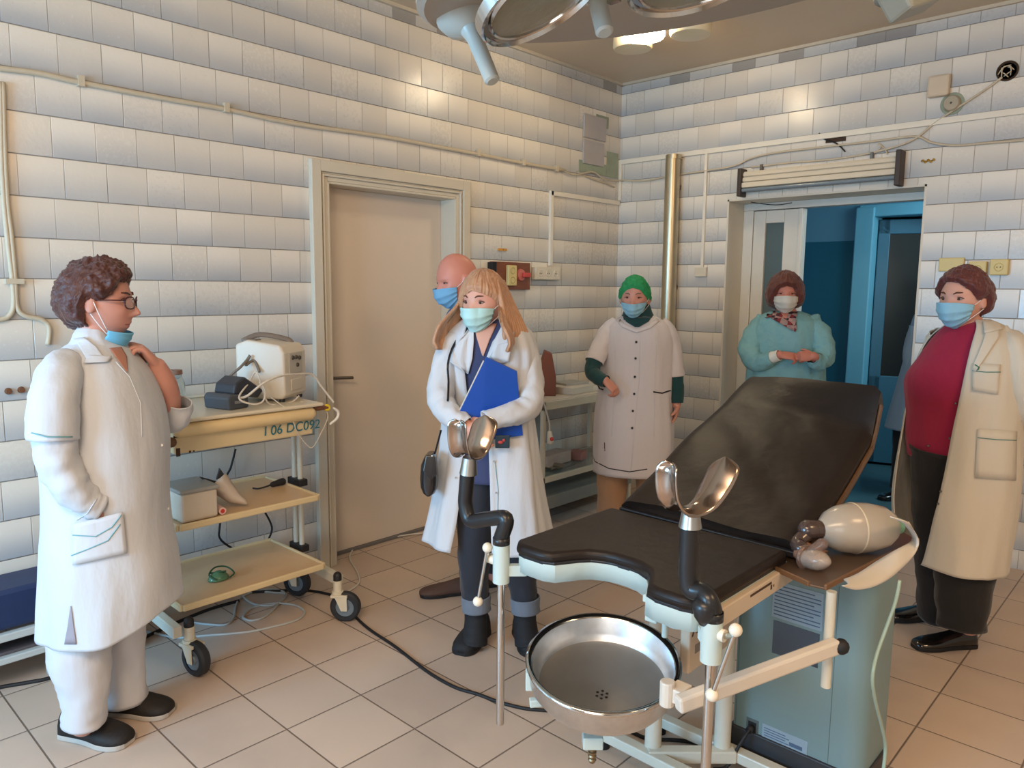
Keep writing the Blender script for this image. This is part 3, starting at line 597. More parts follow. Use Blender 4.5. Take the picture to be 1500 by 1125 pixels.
# glass jar with a brown lid, far side of the tray
p = Vector((.22, -3.52, 1.0)); p = T(258, 590, .2); p.z = 1.0
t = thing('glass_jar', p, 'clear glass jar with a brown lid half hidden by the raised sleeve', 'jar')
f = MB(); f.lathe(p, [(0, .002), (.036, .002), (.038, .01), (.038, .09), (.028, .115), (.028, .13)], 28); f.build('glass', M('clear_glass', (220, 226, 222), .05, trans=.85, coat=.3), t, smooth='auto')
f = MB(); f.lathe(p, [(0, .145), (.03, .145), (.031, .128), (.028, .126)], 28); f.build('lid', M('brown_lid', (142, 104, 84), .5), t, smooth='auto')
# middle shelf: white box, paper bag, roll, black plug
p = (.47, -3.53, .586)
t = thing('plastic_container', p, 'white plastic container with a grey lid on the trolley\'s middle shelf', 'container')
f = MB(); f.prism([(.36, -3.60, .586), (.545, -3.60, .586), (.545, -3.455, .586), (.36, -3.455, .586)], (0, 0, .115)); f.build('body', M('milky_plastic', (206, 196, 180), .4, sss=.0), t, bevel=.01)
f = MB(); f.box((.352, -3.606, .70), (.552, -3.448, .716)); f.build('lid', M('translucent_grey_lid', (150, 152, 150), .3, coat=.3), t, bevel=.006)
t = thing('paper_bag', (.46, -3.35, .586), 'crumpled white paper bag with a dark opening lying beside the container', 'bag')
f = MB(); a = T(318, 705, .42); b = T(362, 748, .50)
R = []
for i in range(10):
    q = i / 9; c = a.lerp(b, q); rr = .052 * (1 - q) ** .8 + .006
    if c.z - rr < .59: c = Vector((c.x, c.y, .59 + rr))
    ax = (b - a).normalized(); n1 = Vector((1, 0, 0)); n1 = (n1 - ax * n1.dot(ax)).normalized(); n2 = ax.cross(n1)
    R.append([c + (n1 * cos(2 * PI * k / 20) * rr * 1.0 + n2 * sin(2 * PI * k / 20) * rr * .8) * (1 + .15 * noise.noise(Vector((k * .9, i * .6, 3)))) for k in range(20)])
f.rings(R, True, False, True); f.build('paper', M('crumpled_paper', (200, 188, 176), .8, bump=.4, bscale=40), t, smooth=True, solid=.002)
f = MB(); n = 14; ax = (b - a).normalized(); n1 = Vector((1, 0, 0)); n1 = (n1 - ax * n1.dot(ax)).normalized(); n2 = ax.cross(n1)
cc_ = a + ax * .012; f.add([cc_] + [cc_ + (n1 * cos(2 * PI * k / n) + n2 * sin(2 * PI * k / n) * .8) * .05 for k in range(n)], [(0, k + 1, (k + 1) % n + 1) for k in range(n)])
f.prism([a, a + Vector((0, -.075, .035)), a + Vector((0, -.05, .0)), a + Vector((0, -.075, -.02))], (.01, 0, 0)); f.prism([a + Vector((0, -.005, .01)), a + Vector((0, .01, .055)), a + Vector((0, .03, .02))], (.01, 0, 0))
f.build('dark_lining', M('dark_lining', (62, 58, 58), .8), t)
p = T(326, 744, .54); p.z = .602; t = thing('gauze_roll', p, 'small white roll with a red core at the front edge of the middle shelf', 'roll')
q = T(313, 735, .44); q.z = .602; ax = (p - q).normalized()
f = MB(); f.cyl(q, p, .0145, seg=20); f.build('wrap', M('roll_pink_white', (226, 190, 180), .6), t, smooth='auto')
f = MB(); f.cyl(p, p + ax * .001, .0085, seg=16); f.build('core', M('roll_red', (196, 60, 54), .5), t)
p = T(405, 708, .3); p.z = .60
t = thing('black_plug', p, 'black mains plug lying on the middle shelf', 'plug')
f = MB(); f.tube([p + Vector((0, -.02, 0)), p + Vector((0, .03, .004))], [.012, .017], 14, round_ends=True); f.build('body', rub, t, smooth=True)
f = MB(); f.tube([p + Vector((0, -.03, .0)), p + Vector((.02, -.06, .002)), p + Vector((.0, -.09, -.006)), p + Vector((-.03, -.10, -.008))], .004, 8, 5); f.build('lead', rub, t, smooth=True)
cable('black_wire', [T(345, 658, .06), T(338, 685, .05), T(330, 705, .05), T(322, 770, .05), T(322, 788, .05), T(335, 800, .05), T(352, 808, .05)], .005, rub, 'black wire hanging behind the trolley shelves')
cable('black_wire', [T(385, 745, .06), T(396, 765, .06), T(398, 778, .06), T(390, 797, .05)], .005, rub, 'short black wire looping between middle and bottom shelf behind the trolley')
# green oxygen mask on the bottom shelf
p = T(320, 845, .4); p.z = .266
t = thing('oxygen_mask', p, 'transparent green oxygen mask with elastic strap on the trolley\'s bottom shelf', 'oxygen mask')
gm = M('green_clear_plastic', (92, 140, 104), .2, alpha=.72, coat=.4); gd = M('green_strap', (36, 84, 62), .5)
f = MB(); R = []
for i in range(9):
    q = i / 8; rr = .045 * (1 - q * q * .75); R.append([p + Vector((cos(2 * PI * k / 22) * rr * .75, sin(2 * PI * k / 22) * rr, .003 + .035 * q)) for k in range(22)])
f.rings(R, True, False, True); f.build('cup', gm, t, smooth=True, solid=.0015)
f = MB(); f.tube([p + Vector((.03, -.02, .012)), p + Vector((.0, -.04, .03)), p + Vector((-.03, .0, .045)), p + Vector((-.03, .05, .035)), p + Vector((.02, .06, .02)), p + Vector((.04, .03, .012))], .0035, 8, 6); f.tube([p + Vector((-.02, -.03, .03)), p + Vector((.03, .02, .04))], .004, 8); f.build('strap', gd, t, smooth=True)
# cables on the floor
Fz = lambda px, py, z=.005: toplane(px, py, 2, z)
cable('floor_cable', [Fz(200, 922), Fz(238, 930), Fz(262, 934), Fz(300, 931), Fz(360, 926), Fz(400, 918), Fz(435, 908), Fz(446, 896), Fz(430, 886), Fz(400, 884), Fz(370, 890), Fz(356, 903), Fz(368, 909), Fz(390, 902), Fz(410, 882), Fz(418, 870), Fz(405, 864), Fz(375, 866), Fz(352, 876), Fz(345, 890), Fz(342, 905), Fz(330, 915), Fz(300, 914), Fz(275, 910)], .0055, gc, 'long coiled grey-white cable on the floor under the trolley', smooth=8)
cable('floor_cable', [Fz(355, 873, .01), Fz(370, 884), Fz(395, 887), Fz(412, 880), Fz(420, 870), Fz(400, 868), Fz(380, 866)], .005, gc, 'inner loop of grey-white cable in the coil under the trolley')
cable('floor_cable', [Fz(505, 868), Fz(520, 860), Fz(527, 850), Fz(522, 835), Fz(513, 820), Fz(514, 810), Fz(525, 799, .01), Fz(560, 790, .01), Fz(600, 783, .01), Fz(640, 779, .01)], .0045, wc, 'white cable curving over the floor from the trolley castor to the door threshold')
cable('floor_cable', [Fz(360, 868), Fz(400, 866), Fz(440, 864), Fz(480, 870), Fz(507, 882), Fz(518, 900), Fz(540, 921), Fz(580, 948), Fz(625, 983), Fz(665, 1006), Fz(700, 1017), Fz(730, 1028), Fz(770, 1038), Fz(815, 1042), Fz(870, 1052), Fz(920, 1070), Fz(950, 1082), Fz(1000, 1085), Fz(1060, 1095)], .0065, rub, 'black mains cable snaking across the tiled floor from trolley to exam chair', smooth=8)
cable('floor_cable', [Fz(-60, 1022), Fz(0, 1007), Fz(40, 1000), Fz(80, 991), Fz(160, 960), Fz(230, 925), Fz(300, 895), Fz(350, 880)], .008, rub, 'black cable lying along the floor in front of the low blue bench')

# ================================================================ LOW BENCH at the left
t = thing('low_bench', (.2, -4.4, 0), 'low bench with dark blue padded top and pale metal frame at the left edge', 'bench')
f = MB(); f.box((.03, -5.6, .235), (.24, -3.80, .385)); f.build('pad', M('navy_vinyl', (32, 48, 84), .45, var=.1, bump=.1), t, bevel=.015)
mt_ = M('pale_blue_metal', (186, 192, 190), .4)
f = MB(); f.box((.22, -5.6, .195), (.25, -3.80, .225)); f.box((.03, -5.6, .195), (.06, -3.80, .225)); f.build('upper_rail', mt_, t, bevel=.004)
f = MB(); f.box((.22, -5.6, .11), (.25, -3.80, .135)); f.box((.03, -5.6, .11), (.06, -3.80, .135)); f.build('lower_rail', mt_, t, bevel=.004)
f = MB(); f.box((.061, -5.6, .135), (.219, -3.80, .145)); f.build('bottom_board', M('grey_board', (92, 88, 92), .6), t)
for x, y in ((.205, -3.98), (.06, -3.88), (.205, -5.5), (.06, -5.5)):
    f = MB(); f.box((x - .02, y - .02, 0), (x + .02, y + .02, .2)); f.build('leg', mt_, t, bevel=.003)

# ================================================================ GLASS SIDE TABLE near the corner
t = thing('side_table', (.25, -.8, 0), 'two-tier cream metal side table with glass shelves against the left wall', 'side table')
fr_ = M('cream_metal', (200, 192, 172), .4); gl = M('greenish_glass', (150, 164, 160), .08, alpha=.45, coat=.5)
y0, y1, x0, x1 = -1.33, -.35, .03, .42
for x in (x0 + .015, x1 - .015):
    for y in (y0 + .015, y1 - .015): f = MB(); f.box((x - .0125, y - .0125, 0), (x + .0125, y + .0125, .80)); f.build('leg', fr_, t, bevel=.002)
def tier(z, th, mat_, nm):
    f = MB(); f.box((x0, y0, z - th), (x1, y0 + .025, z)); f.box((x0, y1 - .025, z - th), (x1, y1, z)); f.box((x0, y0, z - th), (x0 + .025, y1, z)); f.box((x1 - .025, y0, z - th), (x1, y1, z)); f.build('rail', fr_, t, bevel=.002)
    f = MB(); f.box((x0 + .01, y0 + .01, z - .002), (x1 - .01, y1 - .01, z + .006)); f.build(nm, mat_, t)
tier(.805, .05, M('cream_board', (204, 194, 178), .5), 'table_top'); tier(.33, .035, gl, 'glass_shelf')
f = MB(); f.box((x0, y0, .12), (x1, y1, .20)); f.build('lower_box', M('grey_green_board', (128, 130, 124), .5), t, bevel=.003)
f = MB(); f.box((x0 + .005, -.98, .335), (x0 + .02, -.93, .76)); f.build('back_strut', M('pale_strut', (160, 168, 166), .4), t)
# items on it
t = thing('brown_box', (.2, -1.2, .812), 'brown pentagonal cardboard box on the side table behind the young woman', 'box')
c = toplane(792, 578, 2, .812)
f = MB(); ux = Rv.copy(); ux.z = 0; ux.normalize(); vy = Vector((-ux.y, ux.x, 0)); c = Vector((.27, -1.13, .812))
ps = [(-.09, 0), (.10, 0), (.10, .12), (.055, .27), (-.02, .29), (-.09, .15)]
f.prism([c + ux * a * .62 + Vector((0, 0, z)) for a, z in ps], vy * .14); f.build('carton', M('reddish_cardboard', (128, 72, 52), .65, var=.08), t, bevel=.004)
paper = M('paper_white', (206, 198, 184), .7)
for k, (yy, xx, hh, w1, w2, lb) in enumerate(((-.86, .24, .045, .22, .26, 'stack of cream papers on the side table beside the brown box'), (-.62, .25, .035, .2, .2, 'flat white carton on the side table by the green-capped woman\'s sleeve'))):
    f = MB(); f.obox((xx, yy, .812 + hh / 2), (w1, w2, hh), (1, .1 - .2 * k, 0), (-.1 + .2 * k, 1, 0)); tag(f.build('paper_stack', paper, bevel=.003), lb, 'papers')
f = MB(); f.obox((.20, -.80, .812 + .0525), (.16, .2, .015), (1, -.2, 0), (.2, 1, 0)); tag(f.build('folder', M('grey_folder', (168, 164, 156), .6), bevel=.002), 'thin grey folder lying on top of the cream papers', 'folder')
f = MB(); f.obox((.22, -1.0, .378), (.12, .28, .075), (1, .1, 0), (-.1, 1, 0)); tag(f.build('carton_box', M('faded_carton', (196, 184, 168), .6, c2=(178, 150, 138), nscale=14), bevel=.003), 'long faded carton on the glass shelf of the side table', 'box')
f = MB(); f.obox((.26, -.78, .37), (.1, .1, .055), (1, .3, 0), (-.3, 1, 0)); tag(f.build('carton_box', M('pink_carton', (170, 116, 104), .6), bevel=.003), 'small reddish carton at the right end of the glass shelf', 'box')
f = MB(); c = Vector((.33, -1.12, .345)); f.lathe(c, [(.0, 0), (.06, .002), (.075, .02), (.08, .02)], 28); tag(f.build('kidney_dish', M('steel_dish', (186, 184, 172), .25, 1), smooth='auto'), 'shiny steel dish on the glass shelf near the young woman\'s coat', 'dish')
f = MB(); f.tube([(.38, -1.2, .36), (.385, -1.05, .352), (.38, -.95, .358)], .006, 8, 4); tag(f.build('dark_forceps', M('dull_metal', (0, 0, 0)), smooth=True), 'dark forceps lying in front of the steel dish', 'forceps')
t = thing('hanging_plug', toplane(806, 640, 0, .44), 'cream plug with a red face hanging on its cable beside the young woman\'s coat', 'plug')
f = MB(); f.tube([toplane(790, 584, 0, .40), toplane(796, 590, 0, .44), toplane(802, 608, 0, .44), toplane(805, 622, 0, .44), toplane(805, 634, 0, .44)], .006, 8, 5); f.build('lead', wc, t, smooth=True)
f = MB(); f.tube([toplane(805, 634, 0, .44), toplane(806, 646, 0, .44)], [.014, .022], 14, round_ends=True); f.build('body', pvcd, t, smooth=True)
f = MB(); f.ball(toplane(808, 643, 0, .455), .014, 12); f.build('face', M('red_plastic', (0, 0, 0)), t, smooth=True)
# ================================================================ EXAM CHAIR
vinyl = M('brown_black_vinyl', (34, 27, 24), .42, var=.12, nscale=6, bump=.45, bscale=7, ior=1.32, bdist=.012); vinyl_b = M('black_vinyl_edge', (30, 31, 36), .38, bump=.2, bscale=30)
teal_w = M('pale_green_enamel', (184, 200, 196), .35, var=.03, coat=.2); steel = M('brushed_steel', (170, 168, 164), .28, 1.0, var=.08, nscale=4, stretch=(40, 40, 1))
E_ = thing('exam_chair', (2.3, -2.9, 0), 'gynaecological exam chair with cracked dark vinyl pads and raised back', 'exam chair')
# seat pad: plan outline with a cut-out at the front
x0, x1, yf, yb = 2.0, 2.588, -3.31, -2.83
half = [(x0, yb), (x0, yf + .035), (x0 + .02, yf + .008), (x0 + .05, yf), (x0 + .115, yf), (x0 + .145, yf + .012), (x0 + .18, yf + .075), (x0 + .20, yf + .10), (x0 + .24, yf + .12), (x0 + .27, yf + .125)]
W2 = (x0 + x1) / 2
outline = half + [(2 * W2 - a, b) for a, b in half[::-1]]
def smooth_poly(P, n):
    V = [Vector((a, b, 0)) for a, b in P]; o, _ = spline(V, [0] * len(V), n); return [(p.x, p.y) for p in o]
f = MB(); f.prism([(a, b, .766) for a, b in outline], (0, 0, .034)); f.build('seat_pad', vinyl, E_, bevel=.014, bseg=3, smooth='auto')
f = MB(); f.prism([(a + (.004 if a < W2 else -.004), b + .004, .760) for a, b in outline], (0, 0, .014)); f.build('seat_piping', vinyl_b, E_, bevel=.004)
fo = [(a + (.006 if a < W2 else -.006), b + .006) for a, b in outline]
f = MB(); f.rings([[Vector((a, b, .718)) for a, b in fo], [Vector((a, b, .764)) for a, b in fo]], True, False, True); f.build('seat_frame', teal_w, E_, smooth='auto', solid=.005, soff=0)
f = MB(); f.box((x1 - .004, -3.27, .715), (x1 + .014, -2.82, .762)); sr = f.build('side_rail', M('beige_enamel', (196, 180, 160), .4), E_, bevel=.003)
f = MB()
for y, a, b in ((-3.235, .011, .014), (-2.96, .008, .012), (-2.945, .004, .006)): f.obox((x1 + .0145, y, .738), (.001, a, b))
f.obox((x1 + .0145, -3.02, .75), (.001, .12, .006)); f.build('paint_chip', M('paint_chip', (0, 0, 0)), sr)
# raised back: draped vinyl slab with a head cushion
def backpt(u, v):     # u across 0..1, v along 0..1
    yl = [-2.80, -2.43, -2.13, -1.95, -1.93]; zl = [.822, .976, 1.085, 1.160, 1.150]
    yr = [-2.79, -2.52, -2.24, -2.185, -2.17]; zr = [.812, .912, 1.050, 1.195, 1.185]
    vs = [0, .45, .82, .97, 1.0]
    a = Vector((2.02, interp(vs, yl, v), interp(vs, zl, v))); b = Vector((2.60, interp(vs, yr, v), interp(vs, zr, v)))
    p = a.lerp(b, u)
    n_ = noise.noise(Vector((u * 2.2, v * 3, 0))) * .008 + noise.noise(Vector((u * 5 + v * 6, v * 3 - u, 4))) * .004
    p.z += n_ + .006 * sin(PI * u) - (.02 * max(0, (.06 - u) / .06) ** 2 + .02 * max(0, (u - .95) / .05) ** 2)
    return p
nu, nv = 30, 40
top = [[backpt(i / nu, j / nv) for i in range(nu + 1)] for j in range(nv + 1)]
dnv = Vector((0, .028, -.05))
bot = [[p + dnv * (1.0) for p in r] for r in top]
f = MB(); loop = []
R = []
for j in range(nv + 1): R.append(top[j] + bot[j][::-1])
f.rings(R); f.build('backrest_pad', vinyl, E_, smooth='auto')
f = MB(); f.bar(top[0][0] + Vector((0, -.004, -.012)), top[0][-1] + Vector((0, -.004, -.012)), .02, .018); f.build('backrest_piping', vinyl_b, E_, bevel=.004)
f = MB()
a = [p[-1] + Vector((.004, .012, -.026)) for p in top[2:]]
for i in range(0, len(a) - 3, 3): f.bar(a[i], a[i + 3], .006, .02)
f.build('backrest_edge', M('lit_brown_edge', (112, 82, 54), .5, c2=(78, 56, 40), nscale=20), E_)  # lit side of the pad painted as a lighter brown strip
f = MB(); p0, p1 = Vector((2.1, -2.78, .765)), Vector((2.1, -2.15, 1.02)); f.bar(p0, p1, .03, .03); f.bar(p0 + Vector((.4, 0, 0)), p1 + Vector((.4, 0, 0)), .03, .03); f.bar((2.1, -2.3, .96), (2.5, -2.3, .96), .03, .02); f.bar((2.3, -2.78, .62), (2.3, -2.4, .90), .04, .04)
f.build('backrest_frame', teal_w, E_, bevel=.003)
f = MB(); f.box((2.40, -3.06, .47), (2.43, -2.80, .716)); lc = f.build('lift_column', M('beige_enamel', (0, 0, 0)), E_, bevel=.006)
text3d('number', '//3ал..', (2.4306, -3.05, .575), (0, 1, .12), (0, -.12, 1), .085, M('black_ink', (40, 36, 36), .7), lc, .0004, .25)
f = MB(); f.box((2.4303, -3.03, .52), (2.431, -2.96, .545)); f.build('stamp', M('grey_stamp', (130, 124, 118), .7), lc)
for (x, y) in ((2.20, -2.85), (2.36, -2.70)):
    f = MB(); f.cyl((x, y, .045), (x, y, .60), .026, seg=20); f.build('leg', M('white_enamel_tube', (0, 0, 0)), E_, smooth='auto')
f = MB(); f.box((2.02, -2.90, .03), (2.72, -2.86, .065)); f.bar((2.20, -2.88, .05), (2.40, -2.69, .05), .04, .04); f.box((2.10, -2.7, .03), (2.62, -2.66, .065)); f.build('base_frame', M('white_enamel_tube', (0, 0, 0)), E_, bevel=.004)
for x, y in ((2.03, -2.88), (2.71, -2.88), (2.12, -2.68), (2.6, -2.68)):
    f = MB(); f.cyl((x, y, 0), (x, y, .035), .022, seg=16); f.build('foot', rub, E_)
f = MB(); p = at(925, 1030, 2.25); f.tube([(2.17, -2.87, .19), (2.13, -2.91, .19)], .02, 14, round_ends=True); f.build('adjusting_knob', M('white_enamel_tube', (0, 0, 0)), E_, smooth=True)
# clamp block under the right seat lobe
c = toplane(968, 895, 1, -3.20); f = MB(); f.box((c.x - .035, -3.22, c.z - .03), (c.x + .0, -3.17, c.z + .045)); f.box((c.x - .04, -3.225, c.z + .02), (c.x + .01, -3.20, c.z + .04)); f.cyl((c.x + .045, -3.19, c.z - .025), (c.x + .045, -3.19, c.z + .05), .032, seg=22); f.cyl((c.x + .02, -3.21, c.z - .06), (c.x + .02, -3.21, .72), .008, seg=10)
f.build('holder_clamp', teal_w, E_, bevel=.003, smooth='auto')
# ---- leg supports
blk = M('black_plastic_arm', (26, 27, 30), .38, coat=.2)
pm = M('steel_warm_reflection', (180, 176, 172), .17, 1.0, c2=(178, 154, 138), nscale=9)  # brownish second tone paints warm reflections into the polished steel
def leg_support(px, pole_z, arm, col, ux, trough, lever):
    """px: post position; arm: centre line of the black arm; col: collar axis base and top; trough: U path in (u, w)"""
    X, Y = px
    a = MB(); a.tube(arm, .0215, 18, 7, round_ends=True); a.tube([arm[0] + Vector((0, 0, .0)), arm[0] + Vector((0, 0, -.02))], .024, 16)
    A_ = a.build('leg_support', blk, E_, smooth=True)
    f = MB(); f.cyl((X, Y, .685), (X, Y, .80), .0235, seg=24); f.build('post_sleeve', teal_w, A_, smooth='auto')
    f = MB(); f.bar((X, Y, .72), (X + (.05 if X < 2.3 else -.05), Y + .05, .72), .02, .03); f.build('post_bracket', teal_w, A_)
    f = MB(); f.cyl((X, Y, pole_z), (X, Y, .69), .0115, seg=18); f.build('pole', chrome, A_, smooth='auto')
    f = MB(); b, t_ = col; f.tube([b, b.lerp(t_, .3), t_], [.026, .024, .020], 22); f.build('collar', M('satin_aluminium', (176, 178, 176), .32, 1), A_, smooth='auto')
    # trough: band of width wd following the U
    ux = Vector(ux).normalized(); vx = Vector((0, 0, 1)).cross(ux); P = [t_ + ux * u + Vector((0, 0, z)) + vx * k for u, z, k, wd in trough]
    Ws = [wd for *_, wd in trough]
    Pp, Wp = spline(P, Ws, 8); R = []
    for i, p in enumerate(Pp):
        tg = (Pp[min(i + 1, len(Pp) - 1)] - Pp[max(i - 1, 0)]).normalized(); nn = tg.cross(vx).normalized()
        hw = Wp[i] / 2; e = min(i, len(Pp) - 1 - i) / 6.0
        if e < 1: hw *= math.sqrt(max(.12, 1 - (1 - e) ** 2))
        ring = [p + vx * (hw * s_) - nn * (.016 * (1 - s_ * s_)) * (-1) for s_ in [q / 6 for q in range(-6, 7)]]
        R.append(ring)
    f = MB(); f.grid(R); f.build('trough', pm, A_, smooth=True, solid=.004, soff=0)
    k0, k1, k2, side = lever
    f = MB(); f.cyl((X, Y, k0.z), k0, .014, seg=14); f.build('clamp_boss', M('white_plastic_knob', (222, 214, 196), .35), A_, smooth='auto')
    f = MB(); f.cyl(k1, k2, .005, seg=10); f.cyl(k0, k1, .007, seg=10); lv = f.build('clamp_lever', chrome, A_, smooth='auto')
    for q in (k1 + (k1 - k2).normalized() * .012 + Vector((0, 0, 0)), k2):
        f = MB(); f.ball(q, .0145, 16); f.build('knob', MATS['white_plastic_knob'], A_, smooth=True)
Yp = -3.33
P2 = lambda px, py, y=Yp: toplane(px, py, 1, y)
XL, XR_ = 1.988, 2.632
leg_support((XL, Yp), .262, [Vector((XL, Yp, .815)), P2(741, 762) + Vector((.0, 0, .004)), P2(715, 760), P2(690, 762), P2(682, 740), P2(683, 715), P2(685, 690)], (P2(686, 694), P2(688, 670)), Rv * .5 + Vector((Fv.x, Fv.y, 0)) * .87,
            [(-.060, .118, 0, .05), (-.066, .098, 0, .062), (-.060, .045, 0, .066), (-.040, .010, 0, .066), (0, -.002, 0, .068), (.036, .010, 0, .075), (.060, .045, 0, .085), (.082, .080, 0, .085), (.094, .102, 0, .06)],
            (P2(716, 817), P2(713, 808, Yp - .02), P2(700, 881, Yp - .03), -1))
leg_support((XR_, Yp), .36, [Vector((XR_, Yp, .80)), Vector((XR_ - .004, Yp - .01, .825)), P2(1030, 868), P2(1012, 862), P2(1008, 838), P2(1009, 800), P2(1011, 765)], (P2(1011, 772), P2(1012, 750)), Rv * .82 + Vector((Fv.x, Fv.y, 0)) * .57,
            [(-.074, .124, 0, .05), (-.084, .100, 0, .060), (-.076, .045, 0, .062), (-.046, .008, 0, .062), (0, -.002, 0, .062), (.044, .010, 0, .070), (.078, .044, 0, .082), (.104, .078, 0, .082), (.122, .100, 0, .06)],
            (P2(1062, 932), P2(1075, 930, Yp - .02), P2(1043, 1018, Yp - .03), 1))
f = MB(); c = Vector((XR_ - .012, Yp - .012, .80))
f.lathe(c, [(0, .03), (.02, .03), (.03, .012), (.024, -.012), (.012, -.03), (0, -.032)], 14, (0, 0, 1)); f.build('rubber_boot', blk, E_, smooth=True)
# ================================================================ STEEL BASIN in its ring
bc = at(883, 967, 1.96); vd = (bc - CAM).normalized(); ah = Vector((-vd.x, -vd.y, 0)).normalized(); nb = (Vector((0, 0, 1)) * cos(.19) + ah * sin(.19)).normalized()
t = thing('steel_basin', bc - nb * .085, 'round stainless steel basin with drain holes hung under the front of the exam chair', 'basin')
r = .196
bs = M('basin_bottom_steel', (182, 182, 180), .5, .85, c2=(138, 136, 132), nscale=5); wall_s = M('basin_wall_steel', (206, 208, 210), .36, 1.0, var=.12, nscale=60)  # bottom steel mottled with a darker grey, wall steel paler
f = MB(); f.lathe(bc, [(r - .006, .0), (r, .004), (r + .002, -.002), (r - .002, -.012), (r - .004, -.055), (r - .022, -.083), (r - .05, -.092), (0, -.094)], 80, nb); f.build('outer_shell', wall_s, t, smooth='auto')
f = MB(); f.lathe(bc, [(r - .006, 0), (r - .012, -.006), (r - .016, -.05), (r - .03, -.066)], 80, nb); f.build('inner_wall', wall_s, t, smooth=True)
f = MB(); f.lathe(bc, [(r - .03, -.066), (r - .04, -.072), (0, -.079)], 80, nb); f.build('bottom', bs, t, smooth=True)
f = MB(); f.lathe(bc, [(r - .012, -.002), (r - .004, .007), (r + .006, .003), (r + .004, -.006)], 80, nb); f.build('rim', chrome, t, smooth=True)
f = MB(); X_ = nb.cross(Vector((0, 1, 0))).normalized(); Y_ = nb.cross(X_); dc_ = bc - nb * .0772 - ah * (-.05)
for k in range(6): a_ = k * PI / 3; f.ball(dc_ + (X_ * cos(a_) + Y_ * sin(a_)) * .014, .0042, 8, (1, 1, .25), (X_, Y_, nb))
f.ball(dc_, .004, 8, (1, 1, .25), (X_, Y_, nb)); f.build('drain_hole', M('dark_hole', (26, 20, 18), .8), t)
f = MB(); b_ = bc - nb * .095; q1 = at(868, 1084, (b_ - CAM).dot(Fv) - .10); q0 = at(776, 998, (b_ - CAM).dot(Fv) - .02); f.bar(b_ + Vector((-.04, .03, -.012)), q1, .03, .022); f.obox(q1, (.05, .04, .032), Rv, (Fv.x, Fv.y, 0)); f.bar(b_ + Vector((0, 0, -.012)), q0 - Vector((0, 0, .06)), .022, .02); f.bar(q0 - Vector((0, 0, .065)), q0, .02, .018); f.obox(q0 + Vector((0, 0, .005)), (.022, .03, .05), Rv, (Fv.x, Fv.y, 0)); f.build('support_bracket', teal_w, t, bevel=.003)
f = MB(); q = q1 + Vector((.0, .0, -.014))
f.lathe(q, [(.008, 0), (.008, -.015), (.011, -.016), (.011, -.02), (.0085, -.024), (.011, -.028), (.0085, -.034), (.011, -.038), (.007, -.046), (0, -.046)], 16); f.build('drain_spout', M('dull_brass', (136, 122, 98), .35, .9), t, smooth='auto')
# ================================================================ SWING ARM, POLE AND TRAY
t = thing('instrument_tray', (2.74, -2.94, .5), 'brown metal instrument tray on a white pole and swing arm over the green console', 'tray')
f = MB(); z = .757; f.prism([(2.44, -2.84, z), (2.69, -2.935, z), (2.728, -2.93, z), (2.79, -2.37, z), (2.64, -2.22, z), (2.44, -2.3, z)], (0, 0, .007))
f.build('tray_plate', M('brown_steel_plate', (112, 92, 76), .35, .5, c2=(84, 66, 52), nscale=6, coat=.2), t, bevel=.002)
f = MB(); f.bar((2.728, -2.932, .765), (2.79, -2.37, .765), .008, .014); f.bar((2.44, -2.842, .765), (2.69, -2.937, .765), .008, .014); f.build('tray_lip', M('brown_lip', (128, 96, 70), .4, .4), t, bevel=.002)
f = MB(); f.cyl((2.742, -2.925, .505), (2.742, -2.925, .757), .0125, seg=18); f.build('pole', M('white_enamel_tube', (0, 0, 0)), t, smooth='auto')
f = MB(); f.bar((2.765, -2.93, .625), toplane(982, 1040, 2, .56) + Vector((0, .03, 0)), .03, .038); f.build('swing_arm', M('beige_white_enamel', (206, 198, 186), .4), t, bevel=.006)
f = MB(); f.ball((2.775, -2.93, .625), .02, 12); f.build('arm_knob', rub, t, smooth=True)
p = toplane(995, 1015, 2, .56); f = MB(); f.obox(p + Vector((0, 0, .0)), (.04, .05, .035)); f.cyl(p + Vector((-.02, -.02, -.03)), p + Vector((-.02, -.02, .03)), .018, seg=14); f.build('arm_joint', M('beige_white_enamel', (0, 0, 0)), t, bevel=.003)
# ================================================================ GREEN CONSOLE
t = thing('green_console', (2.55, -2.54, 0), 'sage green equipment console with rounded corner, label and power inlet', 'console')
gcn = M('sage_green_enamel', (116, 142, 146), .42, var=.03, nscale=2)
def rrect(x0, x1, y0, y1, rs, n=8):
    P = []
    for cx, cy, r, a0 in ((x1 - rs[0], y0 + rs[0], rs[0], -PI / 2), (x1 - rs[1], y1 - rs[1], rs[1], 0), (x0 + rs[2], y1 - rs[2], rs[2], PI / 2), (x0 + rs[3], y0 + rs[3], rs[3], PI)):
        for k in range(n + 1): a = a0 + PI / 2 * k / n; P.append((cx + r * cos(a), cy + r * sin(a)))
    return P
base = rrect(2.357, 2.757, -2.63, -2.40, (.06, .03, .02, .012))
f = MB(); R = []
for z, ins in ((.10, 0), (.60, 0), (.66, .003), (.70, .012), (.725, .03), (.735, .06)): R.append([Vector((2.55 + (a - 2.55) * (1 - ins * 4), -2.52 + (b + 2.52) * (1 - ins * 3), z)) for a, b in base])
f.rings(R); f.build('housing', gcn, t, smooth='auto')
f = MB(); f.prism([(a, b - .001, .012) for a, b in rrect(2.35, 2.764, -2.637, -2.395, (.06, .03, .02, .012))], (0, 0, .10)); f.build('plinth', M('dark_plinth', (48, 50, 54), .5), t, bevel=.004)
f = MB(); f.box((2.38, -2.6, 0), (2.42, -2.56, .014)); f.box((2.69, -2.6, 0), (2.73, -2.56, .014)); f.box((2.5, -2.45, 0), (2.56, -2.42, .014)); f.build('foot', rub, t)
